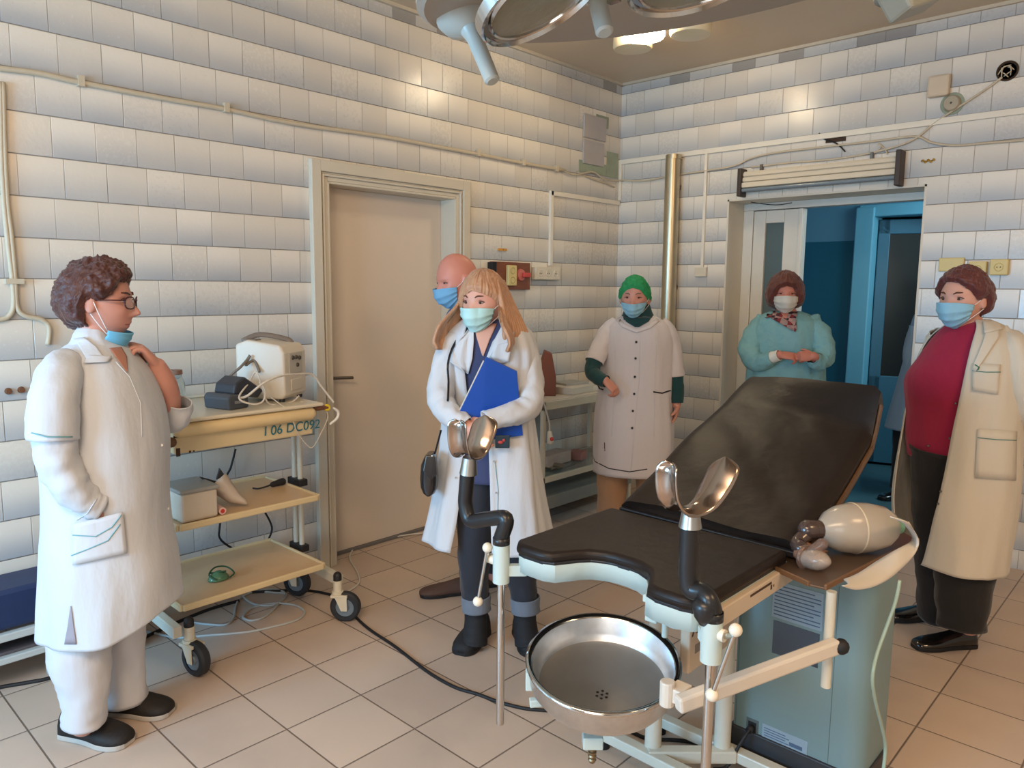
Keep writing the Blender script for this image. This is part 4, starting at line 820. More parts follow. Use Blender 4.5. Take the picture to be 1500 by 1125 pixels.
f = MB(); f.box((2.475, -2.6315, .395), (2.615, -2.63, .50)); f.build('dark_panel', M('black_glass_panel', (22, 28, 40), .15, coat=.6), t)
f = MB(); f.box((2.468, -2.631, .51), (2.62, -2.63, .625)); lb = f.build('instruction_label', M('blue_grey_label', (140, 162, 178), .5), t)
f = MB()
for k in range(9):
    z = .615 - k * .0115; ln_ = .14 - .02 * ((k * 7) % 3 == 0)
    f.box((2.474, -2.6318, z - .004), (2.474 + ln_, -2.631, z - .001))
f.build('print', M('label_print', (74, 96, 124), .6), lb)
f = MB(); f.box((2.405, -2.632, .085 + .02), (2.445, -2.63, .155)); ip = f.build('power_inlet', M('inlet_grey', (84, 96, 96), .4), t, bevel=.002)
f = MB(); f.box((2.412, -2.6335, .112), (2.438, -2.632, .145)); f.build('socket', rub, ip)
f = MB(); f.box((2.458, -2.6315, .112), (2.60, -2.63, .155)); lb2 = f.build('rating_label', M('blue_grey_label', (0, 0, 0)), t)
f = MB()
for k in range(4): f.box((2.464, -2.632, .118 + k * .008), (2.464 + .08 - .012 * (k % 2), -2.6315, .1205 + k * .008))
f.box((2.545, -2.632, .118), (2.585, -2.6315, .13)); f.build('print', M('label_print', (0, 0, 0)), lb2)
f = MB(); f.tube([(2.425, -2.636, .128), (2.425, -2.66, .125), (2.41, -2.69, .08), (2.39, -2.72, .02), (2.36, -2.75, .012)], .0055, 10, 6); f.tube([(2.425, -2.634, .128), (2.425, -2.655, .126)], .011, 10); f.build('power_cord', rub, t, smooth=True)
f = MB(); f.box((2.368, -2.6308, .11), (2.3695, -2.63, .66)); f.box((2.66, -2.6308, .11), (2.6615, -2.63, .66)); f.build('panel_seam', M('seam_dark', (86, 108, 104), .6), t)
# ---- ambu bag, mask, cloth, bib on the tray
sil = M('milky_silicone', (184, 174, 160), .28, alpha=.72, coat=.5, sss=.1); clr = M('clear_mask_plastic', (206, 190, 176), .12, alpha=.3, coat=.6)
TZ = .765
a0 = Vector((2.628, -2.70, TZ + .073)); a1 = Vector((2.775, -2.50, TZ + .071)); ax = (a1 - a0).normalized()
t = thing('resuscitator_bag', (2.68, -2.60, TZ), 'large translucent rubber breathing bag lying on the brown tray', 'breathing bag')
f = MB(); Lb = (a1 - a0).length
f.lathe(a0, [(.012, -.015), (.022, -.01), (.030, .0), (.050, .02), (.064, .05), (.071, .09), (.0705, .095), (.071, .10), (.069, .14), (.058, .19), (.042, .215), (.02, .228), (0, .230)], 40, ax); f.build('bulb', sil, t, smooth=True)
f = MB(); f.lathe(a0 + ax * .092, [(.0708, 0), (.0725, .003), (.0708, .006)], 40, ax); f.build('seam_ring', M('milky_seam', (190, 182, 160), .4), t, smooth=True)
f = MB(); f.tube([a0 + ax * .218, a0 + ax * .245], [.026, .022], 18); f.build('end_valve', M('green_valve', (104, 150, 126), .4), t, smooth='auto')
dk = M('smoky_plastic', (70, 56, 52), .2, alpha=.9, coat=.5)
f = MB(); q = a0 - ax * .03; f.tube([q + ax * .02, q - ax * .015], [.026, .028], 22, round_ends=True); f.tube([q, q + Vector((-.02, -.05, -.03)), q + Vector((.0, -.075, -.035))], [.02, .02, .022], 16, 4, round_ends=True); f.build('patient_valve', dk, t, smooth=True)
f = MB()
for k in range(8): f.ball(a0 - ax * .045 + Vector((-.02 + .006 * (k % 4), .018 + .005 * (k // 4), .0 + .006 * (k % 3))), .009, 8)
f.build('corrugated_end', M('ivory_plastic', (200, 186, 150), .5), t, smooth=True)
mc = Vector((2.668, -2.83, TZ + .028)); t = thing('face_mask_cup', (2.668, -2.83, TZ), 'clear cushioned anaesthesia face mask lying in front of the breathing bag', 'face mask')
ma = Vector((.55, -.25, .12)).normalized(); mx_ = ma.cross(Vector((0, 0, 1))).normalized(); mz = mx_.cross(ma)
f = MB(); R = []
for i in range(11):
    q = i / 10; rr = .030 + .004 * sin(q * PI) - .022 * q ** 3; R.append([mc + ma * (-.035 + .075 * q) + (mx_ * cos(2 * PI * k / 26) * rr * 1.0 + mz * sin(2 * PI * k / 26) * rr * .85) for k in range(26)])
f.rings(R, True, False, True); f.build('dome', clr, t, smooth=True, solid=.0015)
f = MB(); f.lathe(mc - ma * .035, [(.03, -.008), (.036, -.006), (.038, 0), (.034, .006), (.028, .004)], 30, ma); f.tube([mc - ma * .02 + mz * .02, mc + ma * .0 + mz * .04 - mx_ * .02], [.014, .016], 14, round_ends=True); f.build('cushion', M('smoky_clear', (130, 108, 98), .15, alpha=.5, coat=.6), t, smooth=True)
# brown cloth bag between seat and tray
t = thing('brown_pouch', (2.62, -2.76, .765), 'crumpled brown paper pouch wedged between seat and tray', 'pouch')
f = MB(); R = []
for i in range(8):
    q = i / 7; c = Vector((2.595 + .055 * q, -2.80 + .08 * q * 0, TZ + .002 + .022))
    w1, h1 = .035 + .02 * q, .018 + .008 * sin(q * 5)
    R.append([Vector((2.60 + .06 * q, -2.79 + cos(2 * PI * k / 16) * w1, TZ + .026 + sin(2 * PI * k / 16) * h1 + .006 * noise.noise(Vector((k, i * .7, 1))))) for k in range(16)])
f.rings(R); f.build('cloth', M('brown_paper', (128, 92, 72), .7, bump=.4, bscale=30), t, smooth=True)
# white sheet draped over the tray's far corner
bibm = M('white_sheet', (206, 200, 190), .7, bump=.1, bscale=30)
def drape(): 
    R = []
    tp = [(1304, 756, .80), (1322, 764, .80), (1334, 780, .775), (1336, 792, .77), (1316, 804, .768), (1283, 824, .765), (1257, 841, .765), (1236, 850, .765)]
    bt = [(1330, 765, .74), (1344, 790, .735), (1340, 808, .70), (1325, 826, .68), (1303, 846, .66), (1278, 860, .65), (1252, 864, .66), (1232, 858, .68)]
    A = [toplane(a, b, 0, 2.80 if a > 1290 else 2.775) for a, b, _ in tp]; Bq = [toplane(a, b, 0, 2.825) for a, b, _ in bt]
    A, _ = spline(A, [0] * len(A), 4); Bq, _ = spline(Bq, [0] * len(Bq), 4)
    for a, b in zip(A, Bq): R.append([a.lerp(b, k / 8) + Vector((.012 * sin(k / 8 * PI), 0, 0)) for k in range(9)])
    return R
f = MB(); f.grid(drape()); t = f.build('white_sheet', bibm, smooth=True, solid=.003); tag(t, 'white cloth hanging over the right-hand edge of the brown tray', 'cloth')
cable('oxygen_tube', [toplane(1318, 850, 0, 2.84), toplane(1312, 880, 0, 2.84), toplane(1298, 920, 0, 2.83), toplane(1284, 960, 0, 2.82), toplane(1278, 995, 0, 2.82), toplane(1283, 1030, 0, 2.82), toplane(1292, 1065, 0, 2.82), toplane(1297, 1095, 0, 2.82), toplane(1293, 1135, 0, 2.82)], .005, M('green_clear_tube', (150, 172, 156), .2, coat=.5), 'thin greenish oxygen tube hanging down beside the console')
# ================================================================ PEOPLE
from mathutils.bvhtree import BVHTree
def smooth01(x): x = max(0, min(1, x)); return x * x * (3 - 2 * x)
def ga(x, s): return math.exp(-(x / s) ** 2)
class Head:
    def __init__(s, c, f, sc=1.0, pitch=0.0, nose=1.0, fat=0.0):
        s.c = Vector(c); f = Vector((f.x, f.y, 0)).normalized(); s.r = f.cross(Vector((0, 0, 1)))
        s.f = (f * cos(pitch) + Vector((0, 0, sin(pitch)))).normalized(); s.u = s.r.cross(s.f); s.sc = sc; s.nose = nose; s.fat = fat
    def loc(s, x, y, z): return s.c + (s.r * x + s.f * y + s.u * z) * s.sc
    def local(s, az, el, face=True):
        x, y, z = sin(az) * cos(el), cos(az) * cos(el), sin(el)
        x *= .0755; y *= .094; z *= .116
        if z < 0:
            k = smooth01(-z / .116)
            x *= 1 - (.30 - s.fat) * k
            if y < 0: y *= 1 - .42 * k
            else: y += .010 * k
        if y > 0: y *= 1 - .04 * ga(z - .03, .05)
        if y < 0: y *= 1.06
        if face and y > 0:
            ax = abs(x)
            y += s.nose * .026 * ga(x, .0125) * (smooth01((z + .052) / .016) * smooth01((.012 - z) / .055))
            y += .004 * ga(ax - .014, .008) * ga(z + .040, .009)
            y -= .0085 * ga(ax - .031, .016) * ga(z - .004, .011)
            y += .004 * ga(ax - .028, .022) * ga(z - .024, .008)
            y += .005 * ga(ax - .042, .018) * ga(z + .030, .020)
            y += .006 * ga(ax, .022) * (ga(z + .064, .006) + ga(z + .078, .007)) - .004 * ga(ax, .026) * ga(z + .071, .0028)
            y += .007 * ga(ax, .022) * ga(z + .100, .014)
        return x, y, z
    def p(s, az, el, off=0.0, face=True):
        x, y, z = s.local(az, el, face)
        n = Vector((x / .0755 ** 2, y / .094 ** 2, z / .116 ** 2)).normalized()
        return s.loc(x + n.x * off, y + n.y * off, z + n.z * off)
    def mesh(s, mb, n=96, m=72):
        R = []
        for i in range(m + 1):
            el = -PI / 2 + .02 + (PI - .04) * i / m
            R.append([s.p((lambda q: q - .45 * sin(q))(-PI + 2 * PI * k / n), el) for k in range(n)])
        mb.rings(R)
        for sd in (-1, 1):      # ears
            e = s.p(sd * 1.62, -.06, .004); mb.ball(e, .031 * s.sc, 18, (.26, .56, 1.0), (s.r, s.f, s.u)); mb.ball(e - s.u * .016 * s.sc + s.r * sd * .002, .012 * s.sc, 12, (.5, .8, 1.1), (s.r, s.f, s.u))
def hand(mb, wrist, f, n, side, curl=(.35, .5, .35), spread=.06, sc=1.0, thumb=(.65, .6, .35)):
    w = Vector(wrist); f = Vector(f).normalized(); n = Vector(n); n = (n - f * n.dot(f)).normalized()
    th = f.cross(n) if side == 'R' else n.cross(f)
    R = []
    for d, hw, ht in ((-.02, .025, .019), (.0, .026, .018), (.02, .033, .018), (.045, .040, .017), (.07, .042, .014), (.088, .040, .011), (.094, .036, .006)):
        R.append([w + (f * d + th * hw * cos(2 * PI * k / 20) + n * ht * sin(2 * PI * k / 20)) * sc for k in range(20)])
    mb.rings(R)
    for i, L in enumerate((.070, .078, .072, .056)):
        fd = (f + th * spread * (1.5 - i)).normalized(); p = w + (f * .080 + th * (.0305 - .0203 * i)) * sc; pts = [p]; a = 0
        for q, seg in enumerate((.44, .31, .25)):
            a += curl[q] * (1 + .12 * i); p = p + (fd * cos(a) + n * sin(a)) * L * seg * sc; pts.append(p)
        mb.tube(pts, [.0092 * sc, .0085 * sc, .0078 * sc, .0066 * sc], 12, 4, round_ends=True)
    p = w + (f * .022 + th * .026) * sc; d1 = (f * thumb[0] + th * thumb[1] + n * thumb[2]).normalized(); d2 = (d1 + n * .35 + f * .25).normalized()
    mb.tube([p, p + d1 * .038 * sc, p + d1 * .038 * sc + d2 * .03 * sc], [.0135 * sc, .0108 * sc, .0085 * sc], 12, 4, round_ends=True)
def fold(mb_pts, amp, fr, seed, th, z):  # helper kept simple: cloth noise
    return amp * (noise.noise(Vector((cos(th) * fr + seed, sin(th) * fr, z * 1.3))) + .5 * noise.noise(Vector((cos(th) * fr * 2.1, sin(th) * fr * 2.1 + seed, z * 4))))
class Surf:
    def __init__(s): s.v = []; s.f = []; s.t = None
    def add(s, R, wrap=True):
        n = len(s.v); k = len(R[0]); s.t = None
        for r in R: s.v += r
        for i in range(len(R) - 1):
            for j in range(k if wrap else k - 1): j2 = (j + 1) % k; s.f.append((n + i * k + j, n + i * k + j2, n + (i + 1) * k + j2, n + (i + 1) * k + j))
    def stick(s, px, py, off=.006):
        if s.t is None: s.t = BVHTree.FromPolygons(s.v, s.f)
        r = (px - 750) / FPX * Rv + (562.5 - py) / FPX * Uv + Fv; d = r.normalized()
        h_, n_, i_, l_ = s.t.ray_cast(CAM, d)
        if h_ is None:
            g_ = at(px, py, s.dep); q, n_, i_, l_ = s.t.find_nearest(g_); h_ = q
        else: s.dep = (h_ - CAM).dot(Fv)
        return h_ - d * off
    dep = 3.0
def cloth(name, c, rough=.8, c2=None, **k): return M(name, c, rough, c2=c2, nscale=k.pop('nscale', 8), bump=k.pop('bump', .55), bscale=k.pop('bscale', 9), stretch=k.pop('stretch', (1, 1, .4)), bdist=.02, sheen=.15, **k)
class Per:
    def __init__(s, base, label):
        s.base = Vector(base); s.root = thing('person', s.base, label, 'person')
        v = s.base - CAM; v.z = 0; s.V = v.normalized(); s.S = Vector((s.V.y, -s.V.x, 0)); s.sf = Surf(); s.sf.dep = (s.base + Vector((0, 0, 1.2)) - CAM).dot(Fv) - .1
    def J(s, px, py, t=0.0):
        r = (px - 750) / FPX * Rv + (562.5 - py) / FPX * Uv + Fv
        k = ((s.base - CAM).dot(s.V) - t) / r.dot(s.V); return CAM + r * k
    def px(s, p): return (Vector(p) - CAM).dot(Fv) / FPX     # metres per pixel at p
    def d(s, deg): a = math.radians(deg); return -s.V * cos(a) + s.S * sin(a)
    def ringset(s, rows, phi, rho, n=72, sub=6, amp=(.002, .012), fr=1.6, seed=0., gap=None, lift=0., ex=2.3, t=0., grow=0., kb=1.0, bust=None):
        a_ = math.radians(phi); F = s.d(phi); Rt = F.cross(Vector((0, 0, 1)))
        P, Wd = [], []
        for r in rows:
            xc = (r[1] + r[2]) / 2; c = s.J(xc, r[0], t + (r[3] if len(r) > 3 else 0)); P.append(c); Wd.append((r[2] - r[1]) / 2 * s.px(c) + grow)
        Pp, Wp = spline(P, Wd, sub); R = []
        for i, c in enumerate(Pp):
            v = i / (len(Pp) - 1); a = Wp[i] / math.sqrt(cos(a_) ** 2 + (rho * sin(a_)) ** 2); b = a * rho
            A = amp[0] + (amp[1] - amp[0]) * v; e = 2 / ex
            def ept(th, a, b): cx, sx = cos(th), sin(th); return Rt * (a * math.copysign(abs(sx) ** e, sx)) + F * (b * math.copysign(abs(cx) ** e, cx) * (kb if cx < 0 else 1))
            m_ = s.px(c); xc0, _, _ = proj(c); w0 = (Wp[i] - grow) / m_
            for it in range(2):
                xs_ = [proj(c + ept(2 * PI * q / 40, a, b))[0] for q in range(40)]; lo, hi = min(xs_), max(xs_)
                k_ = 2 * Wp[i] / m_ / (hi - lo); a *= k_; b *= k_
                c = c + s.S * ((xc0 - (lo + hi) / 2) * m_)
            if gap: g0 = math.radians(interp([q[0] for q in gap], [q[1] for q in gap], v)); g1 = math.radians(interp([q[0] for q in gap], [q[2] for q in gap], v)); ths = [g0 + (2 * PI - g0 + g1) * k / n for k in range(n + 1)]
            else: ths = [2 * PI * k / n for k in range(n)]
            ring = []
            for th in ths:
                cx, sx = cos(th), sin(th); e = 2 / ex
                x = a * math.copysign(abs(sx) ** e, sx); y = b * math.copysign(abs(cx) ** e, cx) * (kb if cx < 0 else 1)
                nv = Vector((x, y)); L = nv.length or 1; dd = fold(None, A, fr, seed, th, c.z) * 2.0
                if bust and cx > 0: dd += bust[1] * ga(v - bust[0], bust[2]) * cx ** 2
                x += x / L * dd; y += y / L * dd
                ring.append(c + Rt * x + F * y + Vector((0, 0, lift * v ** 3 * max(0, cx) ** 2.5)))
            R.append(ring)
        return R
    def shell(s, name, mat, rows, phi, rho, parent=None, solid=.004, stick=True, **k):
        R = s.ringset(rows, phi, rho, **k); f = MB(); f.rings(R, closed=not k.get('gap'), cap0=False, cap1=False)
        if stick: s.sf.add(R, not k.get('gap'))
        return f.build(name, mat, parent or s.root, smooth=True, solid=solid, soff=0)
    def limb(s, pts, amp=.005, seed=0., seg=28, sub=8, flat=1.0, fr=2.2):
        P = [s.J(*q[:3]) for q in pts]; rs = [q[3] * s.px(P[i]) for i, q in enumerate(pts)]
        P, rs = spline(P, rs, sub); R = []; nrm = None
        for i, p in enumerate(P):
            tg = (P[min(i + 1, len(P) - 1)] - P[max(i - 1, 0)]).normalized()
            if nrm is None: u = s.V; nrm = (u - tg * u.dot(tg)).normalized()
            else: nrm = (nrm - tg * nrm.dot(tg)).normalized()
            bn = tg.cross(nrm)
            R.append([p + (nrm * cos(2 * PI * k / seg) * flat + bn * sin(2 * PI * k / seg)) * (rs[i] + amp * 1.6 * (noise.noise(Vector((cos(2 * PI * k / seg) * 1.1 + seed, sin(2 * PI * k / seg) * 1.1, i * .30))) + .6 * noise.noise(Vector((k * .35 + seed, i * .55, 2))))) for k in range(seg)])
        return R
    def sleeve(s, name, mat, pts, parent=None, solid=.003, stick=True, **k):
        R = s.limb(pts, **k); f = MB(); f.rings(R, True, False, False)
        if stick: s.sf.add(R)
        return f.build(name, mat, parent or s.root, smooth=True, solid=solid, soff=0)
    def patch(s, name, mat, L, R_, nu=8, nv=6, off=.007, solid=.002, parent=None):
        """quad patch: L and R_ are the two side polylines (pixels), laid on the clothing surface"""
        def rs(P, n):
            o = []
            for i in range(n + 1):
                q = i / n * (len(P) - 1); j = min(int(q), len(P) - 2); t = q - j; o.append((P[j][0] * (1 - t) + P[j + 1][0] * t, P[j][1] * (1 - t) + P[j + 1][1] * t))
            return o
        A, B_ = rs(L, nv), rs(R_, nv)
        G_ = [[s.sf.stick(a[0] + (b[0] - a[0]) * k / nu, a[1] + (b[1] - a[1]) * k / nu, off) for k in range(nu + 1)] for a, b in zip(A, B_)]
        f = MB(); f.grid(G_); return f.build(name, mat, parent or s.root, smooth=True, solid=solid, soff=0)
    def line(s, name, mat, pts, r=.0015, off=.006, parent=None, n=6):
        P = []
        for i in range(len(pts) - 1):
            for k in range(n): t = k / n; P.append(s.sf.stick(pts[i][0] * (1 - t) + pts[i + 1][0] * t, pts[i][1] * (1 - t) + pts[i + 1][1] * t, off))
        P.append(s.sf.stick(*pts[-1], off)); f = MB(); f.tube(P, r, 6); return f.build(name, mat, parent or s.root, smooth=True)
    def buttons(s, mat, pts, r=.006, off=.009, parent=None):
        for q in pts:
            c = s.sf.stick(*q, off); f = MB(); f.lathe(c, [(r * .7, -.001), (r, 0), (r * .8, .002), (0, .0015)], 14, -(c - CAM).normalized()); f.build('button', mat, parent or s.root, smooth='auto')
    def body(s, head, parts, skin, neck, torso, vox=.0045):
        f = MB(); head.mesh(f)
        nb = head.loc(0, -.018, -.05); f.tube([nb, nb.lerp(neck, .5), neck, neck + Vector((0, 0, -.06))], [.052, .052, .062, .09], 24)
        f.rings(torso)
        for kind, a in parts:
            if kind == 'tube' and a[-1][0].z < .35:
                hc = sum(torso[-1], Vector((0, 0, 0))) / len(torso[-1]); f.tube([hc.lerp(a[0][0], -.1) + Vector((0, 0, .03)), a[0][0]], [a[0][1] * 1.05, a[0][1]], 18, 3, round_ends=True)
            if kind == 'tube': f.tube([q[0] for q in a], [q[1] for q in a], 18, 4, round_ends=True)
            elif kind == 'hand': hand(f, *a[0], **a[1])
            elif kind == 'ball': f.ball(*a)
        o = f.build('body', skin, s.root, smooth=True)
        md = o.modifiers.new('remesh', 'REMESH'); md.mode = 'VOXEL'; md.voxel_size = vox; md.use_smooth_shade = True
        md = o.modifiers.new('smooth', 'SMOOTH'); md.factor = .5; md.iterations = 2
        return o
    def eyes(s, h, iris, squint=1.0):
        wm = M('eye_white', (168, 148, 140), .3); im = M(iris[0], iris[1], .25); sk = M('eyelid_line', (96, 58, 50), .7)
        for sd in (-1, 1):
            x, y, z = h.local(sd * .43, .03); c = h.loc(x, y - .0045, .004)
            f = MB(); f.ball(c, .0115 * h.sc, 16, (1, 1, .6 * squint), (h.r, h.f, h.u)); e = f.build('eye', wm, s.root, smooth=True)
            f = MB(); f.ball(c + h.f * .0068 * h.sc, .0072 * h.sc, 12, (1, .8, .8 * squint), (h.r, h.f, h.u)); f.build('iris', im, e, smooth=True)
            f = MB(); f.tube([h.loc(x + sd * a * .0165, y + .0052 - a * a * .0075, .004 + .0088 * squint * (1 - a * a * .8)) for a in (-1, -.5, 0, .5, 1)], .0016 * h.sc, 6, 3); f.build('eyelashes', sk, e, smooth=True)
    def brows(s, h, mat):
        for sd in (-1, 1):
            pts = []
            for a in (.22, .36, .5, .64): x, y, z = h.local(sd * a, .2 + .05 * (a > .3)); pts.append(h.loc(x, y + .002, z))
            f = MB(); f.tube(pts, [.002, .0032, .003, .0015], 8, 3); f.build('eyebrow', mat, s.root, smooth=True)
    def mask(s, h, mat, top=-.10, bot=-1.22, sidetop=-.16, sidebot=-.72, azm=1.12, loops=True, puff=.014):
        R = []; nv, nu = 30, 40
        for i in range(nv + 1):
            v = i / nv; row = []
            for k in range(nu + 1):
                u = -1 + 2 * k / nu; az = u * azm; q = u * u
                el = (top * (1 - q) + sidetop * q) * (1 - v) + (bot * (1 - q) + sidebot * q) * v
                off = .006 + puff * (1 - q) * sin(PI * min(1, v * .8 + .22)) + .0042 * (abs(((v * 4) % 1) - .5) * 2) ** 2 * (1 if .15 < v < .9 else .3)
                if u * u < .12 and v < .5: off += .012 * (1 - u * u / .12) * (1 - v)
                off += .0015 * noise.noise(Vector((u * 4, v * 6, h.c.x)))
                row.append(h.p(az, el, off, face=False))
            R.append(row)
        f = MB(); f.grid(R); o = f.build('face_mask', mat, s.root, smooth=True, solid=.0015, soff=1)
        s.sf.add(R, False)
        if loops:
            f = MB()
            for sd in (-1, 1):
                a = h.p(sd * azm, sidetop, .008); b = h.p(sd * azm, sidebot, .008); e1 = h.p(sd * 1.50, .12, .012); e2 = h.p(sd * 1.62, -.3, .012)
                f.tube([a, h.p(sd * (azm + .25), sidetop + .13, .006), e1], .0014, 6, 3); f.tube([b, h.p(sd * (azm + .3), sidebot + .22, .008), e2], .0014, 6, 3)
            f.build('ear_loop', M('ear_loop_white', (226, 220, 216), .6), o, smooth=True)
        return o
    def hair(s, h, mat, line, thick, curl=.004, cf=28., straight=0., sf_=60, tail=None, part=0., seed=1., name='hair', topk=1.0):
        """line: |az| deg -> lowest elevation (deg); thick: el-> thickness; tail: az-> extra drop below"""
        n, m = 144, 54; R = []
        def asym(tab, az):
            d = math.degrees(az)
            return interp([q[0] for q in tab], [q[1] for q in tab], d if tab[0][0] < 0 else abs(d))
        for i in range(m + 1):
            v = i / m; row = []
            for k in range(n):
                az = -PI + 2 * PI * k / n; lo = math.radians(asym(line, az)); el = PI / 2 - .01 - (PI / 2 - .01 - lo) * v
                th = thick * (1 - .35 * max(0, sin(el)) * (2 - topk)) * (smooth01((1 - v) * 7) * .75 + .25)
                d = Vector((sin(az) * cos(el), cos(az) * cos(el), sin(el)))
                c_ = curl * (noise.noise(d * cf * .28 + Vector((seed, 0, 0))) * 1.6 + noise.noise(d * cf * .7 + Vector((0, seed, 0))))
                st = straight * (noise.noise(Vector((az * sf_ / 6, el * 1.4 + seed, 0))) + .6 * noise.noise(Vector((az * sf_ / 2.4, el * 1.1, seed))))
                row.append(h.p(az, el, max(.002, th + c_ + st), face=False))
            R.append(row)
        f = MB(); f.rings(R, True, True, False); o = f.build(name, mat, s.root, smooth=True, solid=.008, soff=-1)
        return o
    def shoe(s, heel, d, L=.25, w=.09, hh=.07, mat=None, sole=None, low=True, solec=.018, name='shoe'):
        heel = Vector((heel[0], heel[1], 0)); d = Vector((d.x, d.y, 0)).normalized(); sd = Vector((-d.y, d.x, 0))
        st = [(-.00, .55, .75), (.04, .82, 1.0), (.16, .84, 1.0), (.34, .82, .9), (.5, .86, .72), (.68, 1.0, .55), (.84, .95, .42), (.95, .72, .30), (1.0, .38, .16)]
        P = [Vector((a, b, c)) for a, b, c in st]; P, _ = spline(P, [0] * len(P), 3); R = []
        for q in P:
            ring = []
            for k in range(20):
                a = 2 * PI * k / 20; x = cos(a) * w / 2 * q.y; z = sin(a); z = solec + (hh - solec) * q.z * (max(0, z) ** .8) if z > 0 else solec + z * .004
                ring.append(heel + d * (q.x * L) + sd * x + Vector((0, 0, z)))
            R.append(ring)
        f = MB(); f.rings(R); o = f.build(name, mat, s.root, smooth=True)
        f = MB(); pl = [(q.x * L, q.y * w / 2 * 1.04) for q in P]; poly = [heel + d * (a if a > .001 else -.004) + sd * b + Vector((0, 0, .001)) for a, b in pl] + [heel + d * (a if a > .001 else -.004) - sd * b + Vector((0, 0, .001)) for a, b in pl[::-1]]
        f.prism(poly, (0, 0, solec)); f.build('sole', sole, o, bevel=.003)
        return o
def torso_core(R, shrink, i0=2):
    out = []
    for r in R[i0:len(R) * 3 // 4]:
        c = sum(r, Vector((0, 0, 0))) / len(r); out.append([c + (p - c) * shrink for p in r[::3]])
    return out

M('ear_loop_white', (226, 220, 216), .6)
skin_a = M('skin_ruddy', (202, 150, 132), .5, c2=(190, 130, 114), nscale=14, sss=.08); skin_b = M('skin_fair', (214, 164, 144), .5, c2=(204, 146, 128), nscale=14, sss=.08)
coatw = cloth('white_coat_cotton', (196, 199, 204), .75, var=.03); coat_c = cloth('cream_coat_cotton', (204, 196, 180), .75, var=.03)
teal_trim = M('teal_piping', (110, 160, 168), .7); maskb = M('mask_blue', (140, 190, 214), .7, var=.06, bump=.1, bscale=80); maskt = M('mask_aqua', (176, 216, 214), .7, var=.05, bump=.1, bscale=80); maskw = M('mask_white', (200, 196, 186), .7, var=.04)
def hairmat(nm, a, b, st=(1, 1, .15), ns=60, r=.45): return M(nm, a, r, c2=b, nscale=ns, stretch=st, bump=.7, bscale=120, sheen=.2)

# ---------------------------------------------------------------- 1. woman in glasses, left
p = Per((.76, -3.93, 0), 'person in long white coat and glasses, blue mask under the chin, hand at mouth')
h = Head(p.J(147, 441, 0), p.d(72), 1.02, -.03, 1.15, .08)
R = p.ringset([(498, 112, 168), (508, 92, 186), (524, 74, 202), (552, 62, 222), (600, 58, 240), (650, 58, 249), (700, 60, 251), (750, 60, 252), (790, 58, 256), (830, 58, 264), (870, 57, 268), (907, 57, 270)], 60, .86, lift=.06, amp=(.003, .010), seed=2.)
f = MB(); f.rings(R, True, False, False); p.sf.add(R); p.R = R; coat = f.build('coat', coatw, p.root, smooth=True, solid=.004, soff=0)
neck = p.J(140, 505, 0)
arm1 = [(p.J(96, 548, .10), .04), (p.J(80, 620, .18), .038), (p.J(88, 690, .185), .034), (p.J(120, 727, .18), .03), (p.J(146, 752, .185), .027)]
arm2 = [(p.J(190, 548, -.13), .05), (p.J(222, 590, -.15), .036), (p.J(245, 612, -.13), .034), (p.J(250, 590, -.09), .034), (p.J(243, 562, -.05), .036), (p.J(231, 536, -.02), .027)]
fd = (p.J(200, 500, .0) - p.J(232, 536, -.02)).normalized(); nn = (p.J(190, 530, 0) - p.J(215, 508, 0)).normalized()
legs = [[(p.J(x0_, 880, t_), .07), (p.J(x0_ + 2, 950, t_), .06), (p.J(x1_, y1_, t_), .04)] for x0_, x1_, y1_, t_ in ((115, 122, 1060, .1), (175, 182, 1020, -.08))]
p.body(h, [('tube', arm1), ('tube', arm2), ('hand', ((p.J(231, 536, -.02), fd, nn, 'L'), dict(curl=(.55, .75, .5), sc=.95, thumb=(.8, .5, .5)))), ('hand', ((p.J(146, 752, .185), p.J(172, 785, .17) - p.J(146, 752, .185), p.d(180), 'R'), dict(curl=(.3, .4, .3), sc=.95))), ('tube', legs[0]), ('tube', legs[1])], skin_a, neck, torso_core(R, .86, 8))
p.sleeve('sleeve', coatw, [(100, 530, .08, 22), (88, 550, .14, 30), (78, 592, .195, 33), (77, 643, .205, 34)], amp=.003, seed=3.)
p.sleeve('sleeve', coatw, [(78, 628, .20, 29), (84, 672, .205, 28), (102, 710, .205, 26), (128, 734, .195, 22), (146, 742, .185, 20)], amp=.005, seed=4., fr=3)
p.line('sleeve_trim', teal_trim, [(46, 634), (70, 640), (106, 640)], .002, .004)
p.line('cuff_seam', M('seam_shadow', (200, 204, 210), .8), [(112, 762), (128, 752), (142, 730)], .0015, .004)
p.sleeve('sleeve', coatw, [(192, 535, -.10, 24), (216, 570, -.15, 26), (242, 606, -.15, 25), (258, 610, -.12, 20), (262, 588, -.09, 18)], amp=.004, seed=6.)
# trousers and clogs
f = MB(); f.rings(p.limb([(118, 900, .08, 44), (118, 960, .09, 42), (124, 1020, .10, 31), (122, 1060, .10, 29)], .004, 1.), True, False, False); f.rings(p.limb([(172, 900, -.06, 38), (176, 960, -.06, 32), (180, 1026, -.06, 31)], .006, 5.), True, False, False)
f.build('trousers', cloth('white_trousers', (196, 196, 200), .8), p.root, smooth=True, solid=.003, soff=0)
clog = M('clog_nubuck', (24, 20, 19), .7, c2=(36, 31, 28), nscale=40, bump=.3, bscale=120); csole = M('clog_sole', (176, 170, 162), .8)
q = Fz(98, 1072, 0); q2 = Fz(190, 1092, 0); s1 = p.shoe(q, q2 - q, (q2 - q).length, .11, .10, clog, csole)
f = MB(); b0 = at(128, 1066, (q - CAM).dot(Fv) - .035); b1 = b0 + Vector((.0, 0, .0)); dd = (q2 - q).normalized(); up_ = Vector((0, 0, 1)) * .8 + dd * .1
